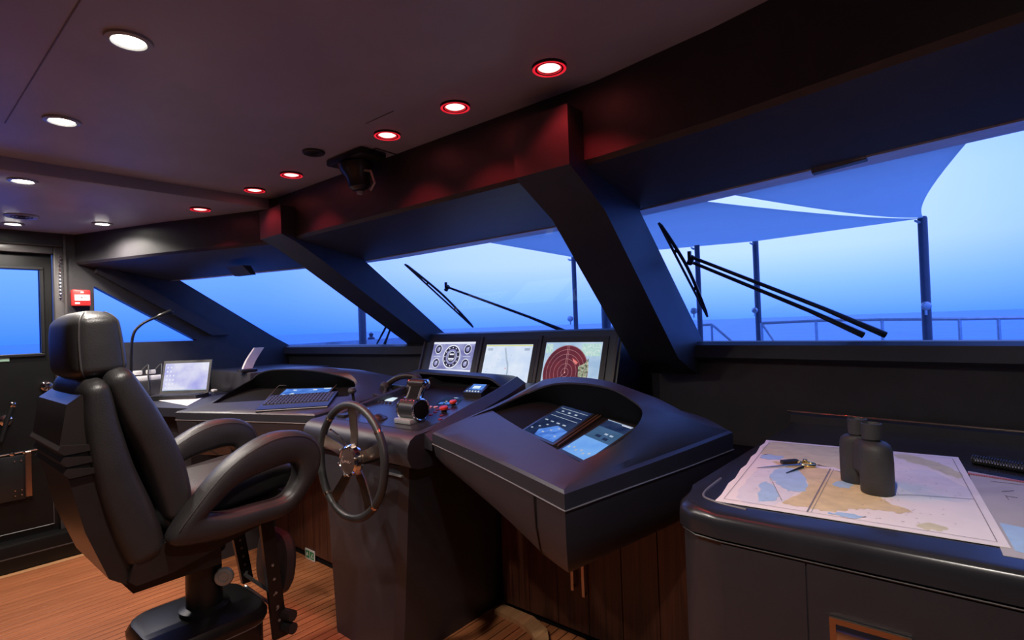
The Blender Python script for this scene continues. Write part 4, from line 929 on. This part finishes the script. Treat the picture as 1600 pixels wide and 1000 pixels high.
# white cordless handset standing in a dark cradle
a = Vector((-3.750,1.638,1.123)); b = Vector((-3.750,1.724,1.262))
t = thing('cordless_phone', 'white cordless phone standing in a charger below the left pane', 'phone', (a.x, a.y, 1.1))
bm = NB(); bx(bm, (a.x-.04, a.y-.05, 1.101), (a.x+.04, a.y+.06, a.z)); bevel(bm, .008, 2); obj('charger', bm, 'plastic', t)
bm = NB(); pth = [a+Vector((0, 0, -.005)), a.lerp(b, .35)+Vector((0, -.006, 0)), a.lerp(b, .7)+Vector((0, -.004, 0)), b]
secs = [[p+Vector((-.012, -.030, 0)), p+Vector((.012, -.030, 0)), p+Vector((.012, .034, 0)), p+Vector((-.012, .034, 0))] for p in cr(pth, 3)]
loft(bm, secs); bevel(bm, .006, 2, .8); obj('handset', bm, 'white', t)
# fire call point on the wall pillar
a = Vector((-4.420,0.880,1.632)); t = thing('fire_call_point', 'square red fire alarm call point beside the side door', 'fire alarm', (XP, a.y, a.z-.05))
bm = NB(); bx(bm, (XP, a.y-.048, a.z-.052), (XP+.045, a.y+.048, a.z+.052)); bevel(bm, .006, 2); obj('box', bm, 'red', t)
bm = NB(); bx(bm, (XP+.045, a.y-.036, a.z-.018), (XP+.047, a.y+.042, a.z+.020)); gp = obj('glass_plate', bm, 'white', t)
bm = NB(); lathe(bm, [(.007, 0), (0, .001)], (XP+.0475, a.y+.0, a.z+.002), (1, 0, 0), 12)
for s in (-1, 1): poly(bm, [(XP+.0482, a.y+s*.022, a.z+.002), (XP+.0482, a.y+s*.014, a.z+.008), (XP+.0482, a.y+s*.014, a.z-.004)])
obj('press_mark', bm, 'ink', gp)
bm = NB(); bx(bm, (XP+.045, a.y-.034, a.z-.040), (XP+.0465, a.y-.010, a.z-.030)); bx(bm, (XP+.045, a.y-.005, a.z+.030), (XP+.0465, a.y+.010, a.z+.040)); obj('label_print', bm, 'white', t)

# ================================================================== HELM CHAIR
CX0, CX1 = -2.465, -2.0
ch = thing('helm_chair', 'large black leather helm chair with loop armrests on a pedestal', 'chair', (-2.23, .79, 0))
def inset(prof, k): return prof
# back shell
bm = slab([(.365, 1.165), (.40, 1.19), (.46, 1.17), (.50, .95), (.53, .75), (.53, .60), (.50, .585), (.455, .62), (.40, .78), (.362, .96), (.347, 1.05)], -2.435, -2.025, .034, 4); obj('back_shell', bm, 'leatherback', ch, .7)
for k in range(3):
    z = 1.035-.035*k; y = .350+.006*k
    bm = NB(); prism(bm, [(y-.010, z), (y-.002, z+.014), (.44, z+.002), (.44, z-.012), (y+.004, z-.016)], -2.445, -2.014); bevel(bm, .004, 2); obj('shell_rib', bm, 'leatherback', ch)
def pad(spine, half, w, e, end, xc=-2.2325, n=32):
    """upholstered pad swept along a spine (y, z) with half thickness per point; rounded all round.
    returns the mesh and a function for points on its surface"""
    S = cr([(h, y, z) for (y, z), h in zip(spine, half)], 8); k = len(S)
    L = [0]
    for a, b in zip(S, S[1:]): L.append(L[-1]+math.hypot(b.y-a.y, b.z-a.z))
    def sec(i, fu, m=n):
        t = S[min(i+1, k-1)]-S[max(i-1, 0)]; ln_ = math.hypot(t.y, t.z); nn = Vector((0, -t.z/ln_, t.y/ln_))
        if nn.y < 0 and abs(nn.y) > abs(nn.z): nn = -nn
        return S[i], nn
    def surf(i, th, grow=0):
        p, nn = sec(i, 1); u = min(L[i], L[-1]-L[i])/end; f_ = math.sqrt(max(0, 1-(1-min(1, u))**2))
        c_, s_ = math.cos(th), math.sin(th)
        cx = math.copysign(abs(c_)**e, c_); sx = math.copysign(abs(s_)**e, s_)
        q = p + nn*(p.x*max(.08, f_)*sx)
        return Vector((xc+(w+grow)*(.86+.14*f_)*cx*max(.3, f_**.4), q.y+grow*sx*nn.y, q.z))
    bm = NB(); loft(bm, [[surf(i, 2*PI*q/n) for q in range(n)] for i in range(k)]); return bm, surf, k
bm, sf, kk = pad([(.425, 1.245), (.44, 1.18), (.45, 1.08), (.478, .93), (.520, .78), (.552, .67), (.562, .62)], [.035, .045, .055, .066, .076, .070, .05], .238, .50, .05); obj('backrest_bolster', bm, 'leather', ch, 2)
bm, sf, kk = pad([(.478, 1.275), (.50, 1.22), (.548, 1.11), (.600, .985), (.634, .87), (.650, .77), (.645, .715)], [.036, .050, .062, .064, .063, .052, .035], .236, .52, .055); obj('backrest_cushion', bm, 'leather', ch, 2)
bm, sf, kk = pad([(.464, 1.222), (.460, 1.27), (.455, 1.34), (.452, 1.40), (.450, 1.448)], [.074, .078, .076, .070, .060], .200, .50, .045); hd = obj('headrest', bm, 'leather', ch, 2)
for th in (.50, -.50):
    bm = NB(); tube(bm, [sf(i, th, .001) for i in range(2, kk-2)], .0028, 6); obj('piping', bm, 'stitch', hd)
# seat
bm = slab([(.50, .60), (.515, .655), (.56, .685), (.80, .69), (1.03, .735), (1.055, .725), (1.04, .685), (.90, .65), (.62, .585), (.52, .58)], CX0+.005, CX1-.002, .016, 3); obj('seat_pan', bm, 'leatherback', ch, .7)
bm, sf, kk = pad([(.58, .755), (.68, .765), (.85, .785), (1.0, .80), (1.085, .79)], [.055, .06, .062, .06, .05], .205, .50, .05); obj('seat_cushion', bm, 'leather', ch, 2)
bm = slab([(.53, .53), (.50, .575), (.80, .60), (.80, .53)], -2.40, -2.08, .012, 2); obj('seat_mechanism', bm, 'blackmetal', ch)
# loop armrests
def arm(xc, wd):
    out = [(.592, .700), (.655, .80), (.775, .918), (.915, .985), (1.035, .982), (1.105, .935), (1.122, .865), (1.085, .785), (.985, .690), (.86, .675), (.72, .668)]
    inn = [(.715, .765), (.735, .785), (.815, .838), (.925, .862), (.995, .866), (1.018, .852), (1.022, .822), (1.008, .785), (.968, .748), (.87, .745), (.78, .748)]
    O = cr([(0, y, z) for y, z in out], 5, True); I = cr([(0, y, z) for y, z in inn], 5, True)
    secs = []
    for a, b in zip(O, I):
        m_ = a.lerp(b, .5); hv = (a-b)*.5; sec = []
        for q in range(16):
            th = 2*PI*q/16; c_, s_ = math.cos(th), math.sin(th)
            c_ = math.copysign(abs(c_)**.62, c_); s_ = math.copysign(abs(s_)**.62, s_)
            p = m_ + hv*c_; sec.append((xc+s_*wd/2, p.y, p.z))
        secs.append(sec)
    bm = NB(); loft(bm, secs, True, False, True); ar = obj('armrest', bm, 'leather', ch, 2)
    bm = NB(); tube(bm, [(xc+wd*.47, a.lerp(b, .13).y, a.lerp(b, .13).z) for a, b in zip(O[2:32], I[2:32])], .0016, 5); obj('stitch_line', bm, 'stitch', ar)
arm(-1.962, .096); arm(-2.50, .096)
bm = NB(); a = Vector((-1.985,0.607,0.711)); box(bm, a, (.01, .03, .009), Matrix.Rotation(.7, 3, 'X')); obj('recline_lever', bm, 'chrome', ch)
bm = NB(); a = Vector((-1.930,0.929,0.701)); box(bm, a, (.012, .012, .03)); bevel(bm, .003, 1); obj('arm_pin', bm, 'silver', ch)
# pedestal
bm = NB(); lathe(bm, [(.085, .325), (.085, .345), (.062, .352), (.060, .54), (.075, .545), (.075, .56)], (-2.22, .79, 0), n=28); obj('column', bm, 'blackmetal', ch)
bm = NB()
def rrect(x0, x1, y0, y1, r, z, k=6):
    o_ = []
    for cx, cy, a0 in ((x1-r, y1-r, 0), (x0+r, y1-r, PI/2), (x0+r, y0+r, PI), (x1-r, y0+r, 1.5*PI)):
        for i in range(k): o_.append((cx+r*math.cos(a0+PI/2*i/(k-1)), cy+r*math.sin(a0+PI/2*i/(k-1)), z))
    return o_
loft(bm, [rrect(-2.40, -2.05, .58, .96, .09, z) for z in (0, .27)]); obj('base_box', bm, 'blackmetal', ch, .6)
bm = NB(); loft(bm, [rrect(-2.41, -2.04, .57, .97, .10, .275), rrect(-2.415, -2.035, .565, .975, .10, .285), rrect(-2.415, -2.035, .565, .975, .10, .30), rrect(-2.40, -2.05, .58, .96, .09, .325), rrect(-2.39, -2.06, .59, .95, .085, .328)]); obj('base_top', bm, 'blackmetal', ch, .6)
bm = NB(); tube(bm, [(v[0], v[1], .272) for v in rrect(-2.408, -2.042, .572, .968, .10, 0)], .003, 5, True); obj('base_bead', bm, 'edge', ch)
a = Vector((-2.150,0.836,0.455)); bm = NB(); lathe(bm, [(.012, -.05), (.012, 0), (.030, .004), (.034, .012), (.030, .022), (.018, .024), (.016, .020), (0, .020)], a, (.85, -.5, .1), 22); obj('height_knob', bm, 'silver', ch)
# footrest: two slotted bars, cross rods, padded plate
def bar(x, pts, label=None):
    bm = NB(); (y0, z0, w0), (y1, z1, w1) = pts
    prism(bm, [(y0-w0, z0), (y0+w0, z0), (y1+w1, z1), (y1-w1, z1)], x-.010, x+.010); bevel(bm, .003, 1)
    b_ = obj('footrest_bar', bm, 'blackmetal', ch)
    bm = NB()
    for k in range(5):
        u = .42+.11*k; lathe(bm, [(.006, 0), (.005, .003), (0, .004)], (x+.010, y0+(y1-y0)*u, z0+(z1-z0)*u), (1, 0, 0), 8)
    obj('bar_bolts', bm, 'silver', b_, kind='stuff')
bar(-2.33, [(.945, .64, .025), (.995, .32, .022)]); bar(-2.11, [(.975, .66, .025), (1.02, .155, .028)])
bm = NB()
for y, z in ((1.0, .33), (1.01, .27)): tube(bm, [(-2.34, y-.02, z+.03), (-2.10, y, z)], .007, 8)
obj('footrest_rods', bm, 'silver', ch)
bm = NB(); V = []
secs = []
for k, (yy, sc_) in enumerate([(1.045, .85), (1.055, 1.0), (1.085, 1.0), (1.10, .9)]):
    secs.append([(-2.24+.13*sc_*math.copysign(abs(math.cos(th))**.7, math.cos(th)), yy+(.405-(.405+.125*sc_*math.copysign(abs(math.sin(th))**.8, math.sin(th))))*-.12, .405+.125*sc_*math.copysign(abs(math.sin(th))**.8, math.sin(th))) for th in [2*PI*i/28 for i in range(28)]])
loft(bm, secs); obj('footrest_plate', bm, 'rubber', ch, .7)
bm = NB()
for z in (.24, .19): tube(bm, [(-2.13, 1.03, z), (-2.06, 1.05, z)], .022, 10)
obj('adjuster_rollers', bm, 'rubber', ch)

# ================================================================== CHART TABLE
ct = thing('chart_table', 'dark chart table cabinet with rounded worktop edge on the right', 'chart table', (0, 1.7, 0))
TZ = .95
bm = NB(); pts = [(XS-.01, 1.105), (-.40, 1.105), (-.455, 1.114), (-.495, 1.142), (-.512, 1.185), (-.515, 1.27), (-.515, 2.285), (XS-.01, 2.14)]
prism(bm, pts, .90, TZ, 'z'); es = [e for e in bm.edges if (e.verts[0].co.z+e.verts[1].co.z)/2 > .94 and (min(e.verts[0].co.y, e.verts[1].co.y) < 1.3 or e.verts[0].co.x+e.verts[1].co.x < -1.0)]
bmesh.ops.bevel(bm, geom=es, offset=.026, segments=6, affect='EDGES', profile=.5); obj('worktop', bm, mat('satin_black_worktop', (.020, .020, .025), .26), ct, .7)
bm = NB(); pts2 = [(XS-.02, 1.113), (-.40, 1.113), (-.45, 1.120), (-.487, 1.147), (-.504, 1.188), (-.507, 1.27), (-.507, 2.25), (XS-.02, 2.1)]
prism(bm, pts2, 0, .893, 'z'); obj('body', bm, 'console', ct, .6)
bm = NB(); bx(bm, (-.395, 1.1095, .03), (-.2415, 1.1125, .889)); obj('door', bm, 'console', ct)
bm = NB(); bx(bm, (-.2385, 1.1095, .03), (.34, 1.1125, .889)); dr = obj('door', bm, 'console', ct)
bm = NB(); tube(bm, [(p[0], p[1]-.004, .894) for p in pts2[:6]], .0022, 6); obj('top_bead', bm, 'doorframe', ct)
bm = NB(); loft(bm, [[(x_, interp(SILL, x_)-.055, .949), (x_, interp(SILL, x_)-.025, .949), (x_, interp(SILL, x_)-.025, .985), (x_, interp(SILL, x_)-.055, .978)] for x_ in (-.515, .0, XS-.01)]); obj('upstand', bm, 'console', ct)
# recessed flush pull
h0 = Vector((-0.204,1.105,0.805)); h1 = Vector((-0.084,1.105,0.807))
hx0, hx1, hz1 = h0.x, h1.x, h0.z; hz0 = hz1-.075
bm = NB()
for (xa, xb, za, zb) in [(hx0, hx1, hz1-.010, hz1), (hx0, hx1, hz0, hz0+.010), (hx0, hx0+.010, hz0+.01, hz1-.01), (hx1-.010, hx1, hz0+.01, hz1-.01)]: bx(bm, (xa, 1.102, za), (xb, 1.1075, zb))
fp = obj('flush_pull', bm, 'bronze', dr)
bm = NB(); secs = [[(x_, 1.1065-.003*math.sin(PI*k/6), hz0+.01+(hz1-hz0-.02)*k/6) for k in range(7)] for x_ in (hx0+.01, hx1-.01)]; loft(bm, secs, False, False); obj('pull_cup', bm, 'chrome', fp)
# thin groove ring in the worktop near the left corner
bm = NB(); tube(bm, cr([(-.478, 1.36, TZ), (-.47, 1.22, TZ), (-.43, 1.18, TZ), (-.36, 1.165, TZ)], 5), .0025, 6); obj('fiddle_bead', bm, 'edge', ct)
bm = NB(); tube(bm, [(-.53, interp(SILL, -.53)-.03, .985), (.5, interp(SILL, .5)-.03, .985)], .004, 6); obj('back_bead', bm, 'bronze', ct)

# nautical chart
CZ = .9512
t = thing('nautical_chart', 'large unrolled nautical chart with tan land and blue shoals under the binoculars', 'chart', (-.22, 1.5, CZ))
co = [Vector(v) for v in ((-0.429,1.178,0.952), (0.047,1.208,0.952), (-0.024,1.878,0.952), (-0.500,1.848,0.952))]
fr = Flat(co[0], co[1]-co[0], co[3]-co[0]); fr.n = Vector((0, 0, 1))
def bil(u, v, h=0): return co[0].lerp(co[1], u).lerp(co[3].lerp(co[2], u), v) + Vector((0, 0, h))
bm = NB(); n = 14; edge = [bil(i/n, 0) for i in range(n)] + [bil(1, i/n) for i in range(n)] + [bil(1-i/n, 1) for i in range(n)] + [bil(0+.006*math.sin(i*2.1), 1-i/n) for i in range(n)]
loft(bm, [[p-Vector((0, 0, .0006)) for p in edge], [p+Vector((0, 0, .0006)) for p in edge]]); obj('sheet', bm, 'paper', t, 0)
def chart_poly(name, m, pts, h):
    bm = NB(); L = cr([(u, v, 0) for u, v in pts], 6, True); rs_ = random.Random(len(pts)+int(pts[0][0]*100)); L = [p+Vector((rs_.uniform(-.008, .008), rs_.uniform(-.010, .010), 0)) for p in L]; poly(bm, [bil(min(.985, max(.015, p.x)), min(.975, max(.02, p.y)), h) for p in L]); bmesh.ops.triangulate(bm, faces=bm.faces); return obj(name, bm, m, t, 0)
chart_poly('shoal_print', 'chpale', [(.08, .06), (.22, .04), (.30, .2), (.28, .5), (.14, .55), (.07, .4)], .0008)
chart_poly('land_print', 'tan2', [(.04, .70), (.20, .66), (.36, .62), (.52, .60), (.58, .75), (.55, .96), (.30, .97), (.05, .97)], .0009)
chart_poly('land_print', 'tan', [(.27, .08), (.37, .07), (.46, .07), (.53, .12), (.60, .15), (.68, .15), (.74, .18), (.66, .23), (.61, .34), (.56, .50), (.42, .56), (.24, .60), (.12, .60), (.22, .51), (.33, .36), (.31, .2)], .0010)
chart_poly('shoal_print', 'chblue', [(.18, .50), (.24, .52), (.31, .42), (.34, .26), (.27, .22), (.20, .30), (.15, .38)], .0012)
chart_poly('shoal_print', 'chblue', [(.14, .28), (.20, .26), (.24, .12), (.18, .06), (.15, .16)], .0012)
chart_poly('shoal_print', 'chblue', [(.44, .36), (.50, .34), (.52, .40), (.46, .42)], .0013)
chart_poly('shoal_print', 'chblue', [(.45, .05), (.53, .075), (.58, .06), (.52, .035)], .0013)
chart_poly('shoal_print', 'chblue', [(.05, .63), (.14, .64), (.16, .70), (.06, .70)], .0013)
chart_poly('land_print', 'tan2', [(.70, .92), (.78, .95), (.92, .84), (.975, .68), (.93, .66), (.86, .76), (.76, .84)], .0009)
chart_poly('shoal_print', 'chpale', [(.66, .60), (.84, .72), (.97, .50), (.92, .35), (.74, .40)], .0007)
chart_poly('land_print', 'tan2', [(.74, .07), (.80, .10), (.84, .07), (.78, .04)], .0009)
bm = NB()
def ln(a, b, w_=.0012):
    A, B = bil(*a, .0016), bil(*b, .0016); q_ = (B-A).normalized().cross(Vector((0, 0, 1)))*w_/2; poly(bm, [A-q_, B-q_, B+q_, A+q_])
ln((.03, .03), (.97, .025)); ln((.03, .03), (.03, .96)); ln((.03, .96), (.97, .96)); ln((.97, .025), (.97, .96)); ln((.37, .03), (.41, .58), .003); ln((.385, .03), (.425, .58), .001)
ln((.60, .30), (.75, .36), .002); ln((.75, .36), (.97, .40), .002); ln((.18, .30), (.26, .10), .0015)
for _ in range(70):
    u, v = random.uniform(.56, .94), random.uniform(.05, .9); ln((u, v), (u+.008, v+random.uniform(-.004, .004)), .0014)
for _ in range(40):
    u, v = random.uniform(.08, .5), random.uniform(.06, .9); ln((u, v), (u+.01, v+random.uniform(-.01, .01)), .001)
obj('printed_lines', bm, 'ink', t, 0)
# binoculars
b1 = Vector((-0.158,1.420,0.953)); b0 = Vector((-0.238,1.536,0.953)); b0 = b1 + (b0-b1).normalized()*.086
t = thing('binoculars', 'black marine binoculars standing upright on the chart', 'binoculars', b0.lerp(b1, .5))
inw = (b1-b0).normalized()
for c_, s in ((b0, 1), (b1, -1)):
    bm = NB(); secs = []
    for z, r, sh in [(0, .029, 0), (.003, .0318, 0), (.03, .0325, 0), (.070, .0325, .0), (.094, .0322, .002), (.104, .0300, .004), (.110, .0250, .008), (.112, .0185, .012)]:
        cc_ = c_ + inw*s*sh
        secs.append([(cc_.x+r*math.cos(2*PI*i/24)*1.0, cc_.y+r*math.sin(2*PI*i/24), .9535+z) for i in range(24)])
    loft(bm, secs); obj('barrel', bm, 'rubber', t, .9)
    ec = c_ + inw*s*.014
    bm = NB(); lathe(bm, [(.0165, .108), (.0165, .114), (.0195, .116), (.0202, .150), (.018, .151), (.016, .144), (0, .143)], (ec.x, ec.y, .9535), n=24); ey_ = obj('eyecup', bm, 'rubber', t)
    bm = NB(); tube(bm, [(ec.x+.0172*math.cos(2*PI*i/24), ec.y+.0172*math.sin(2*PI*i/24), .9535+.119) for i in range(24)], .0014, 5, True); obj('diopter_ring', bm, 'silver', ey_)
bm = NB(); mid = b0.lerp(b1, .5); tube(bm, [(mid.x, mid.y, .975), (mid.x, mid.y, 1.06)], .012, 12); obj('hinge', bm, 'rubber', t)
bm = NB(); secs = []
pdir = Vector((-inw.y, inw.x, 0))
for z, hw, th in [(.03, .02, .012), (.04, .03, .020), (.098, .03, .020), (.108, .022, .012)]:
    p = Vector((mid.x, mid.y, .9535+z)); secs.append([p-inw*hw-pdir*th, p+inw*hw-pdir*th, p+inw*hw+pdir*th, p-inw*hw+pdir*th])
loft(bm, secs); obj('bridge', bm, 'rubber', t, .6)
# dividers
zz = .956
t = thing('chart_dividers', 'brass and black chart dividers lying beside the binoculars', 'dividers', (-0.352,1.572,0.953))
j = Vector((-0.327,1.577,0.957)); bm = NB(); tube(bm, [(j.x+.017*math.cos(2*PI*i/20), j.y+.017*math.sin(2*PI*i/20), zz+.002) for i in range(20)], .004, 8, True); obj('bow_ring', bm, 'brass', t)
bm = NB(); a, b = Vector((-0.385,1.556,0.957)), Vector((-0.354,1.591,0.957)); dd = (b-a); box(bm, ((a+b)/2)+Vector((0, 0, .003)), (dd.length, .016, .010), Matrix.Rotation(math.atan2(dd.y, dd.x), 3, 'Z')); bevel(bm, .002, 1); obj('handle', bm, 'plastic', t)
bm = NB(); e_ = Vector((-0.355,1.474,0.955)); s_ = Vector((-0.332,1.551,0.957)); tube(bm, [s_, e_], [.0035, .001], 8); obj('point_leg', bm, 'blackmetal', t)
bm = NB(); e_ = Vector((-0.428,1.485,0.955)); tube(bm, [Vector((-0.339,1.562,0.957)), Vector((-0.378,1.534,0.956)), e_], [.003, .003, .001], 8); obj('needle_leg', bm, 'chrome', t)
bm = NB(); tube(bm, [Vector((-0.352,1.583,0.959)), Vector((-0.335,1.589,0.960))], .0035, 8); lathe(bm, [(.006, 0), (.006, .008), (0, .009)], (j.x-.008, j.y+.012, zz+.003), n=12); obj('hinge_screw', bm, 'brass', t)
# second chart / log sheet and spiral notebook at the right
g = [(-0.005,1.737,0.950), (0.190,1.659,0.950), (0.170,1.178,0.950), (0.036,1.170,0.950)]
bm = NB(); prism(bm, [v[:2] for v in g], .9501, .9509, 'z'); t = thing('log_sheet', 'grey printed log sheet half under the chart at the right edge', 'sheet', (Vector(g[0])+Vector(g[2]))/2)
obj('page', bm, 'paper2', t, 0)
bm = NB(); poly(bm, [(v[0], v[1], .9513) for v in ((0.038,1.343,0.950), (0.072,1.336,0.950), (0.105,1.186,0.950), (0.052,1.200,0.950))]); obj('blue_print', bm, 'chblue', t, 0)
bm = NB()
for a, b in [((1565,768), (1584,767)), ((1572,775), (1590,778)), ((1571,774), (1575,780)), ((1550,752), (1600,757))]: pass
for a, b in [((0.051,1.574,0.952), (0.071,1.593,0.952)), ((0.056,1.541,0.952), (0.074,1.538,0.952)), ((0.055,1.546,0.952), (0.059,1.513,0.952)), ((0.035,1.655,0.952), (0.091,1.656,0.952))]: tube(bm, [a, b], .0006, 4)
obj('handwriting', bm, 'ink', t)
bm = NB(); A, B = Vector((-0.003,1.705,0.952)), Vector((0.153,1.672,0.952))
for i in range(34): box(bm, A.lerp(B, i/33)+Vector((0, 0, .0004)), (.004, .012, .0012))
obj('red_comb_print', bm, mat('red_print', (.5, .12, .12), .6), t, 0)
A, B = Vector((0.005,1.818,0.958)), Vector((0.141,1.758,0.958))
t = thing('spiral_notebook', 'black spiral bound notebook at the right end of the chart table', 'notebook', A.lerp(B, .4)-Vector((0, 0, .008)))
ax = (B-A).normalized(); pr_ = Vector((-ax.y, ax.x, 0))
bm = NB(); lo = [A-Vector((0, 0, .0065)), B-Vector((0, 0, .0065)), B+pr_*.10-Vector((0, 0, .0065)), A+pr_*.10-Vector((0, 0, .0065))]; loft(bm, [lo, [p+Vector((0, 0, .009)) for p in lo]]); obj('cover', bm, 'plastic', t)
bm = NB(); lo = [A+ax*.004-pr_*.004, B-pr_*.004, B+pr_*.03, A+ax*.004+pr_*.03]; lo = [p+Vector((0, 0, .003)) for p in lo]; loft(bm, [lo, [p+Vector((0, 0, .002)) for p in lo]]); obj('page_edge', bm, 'white', t)
bm = NB()
for i in range(26):
    p = A.lerp(B, (i+.5)/26)+Vector((0, 0, .006)); tube(bm, [p+pr_*.012*math.cos(th)+Vector((0, 0, .011*math.sin(th))) for th in [2*PI*k/12 for k in range(12)]], .0016, 5, True)
obj('spiral_binding', bm, 'plastic', t)
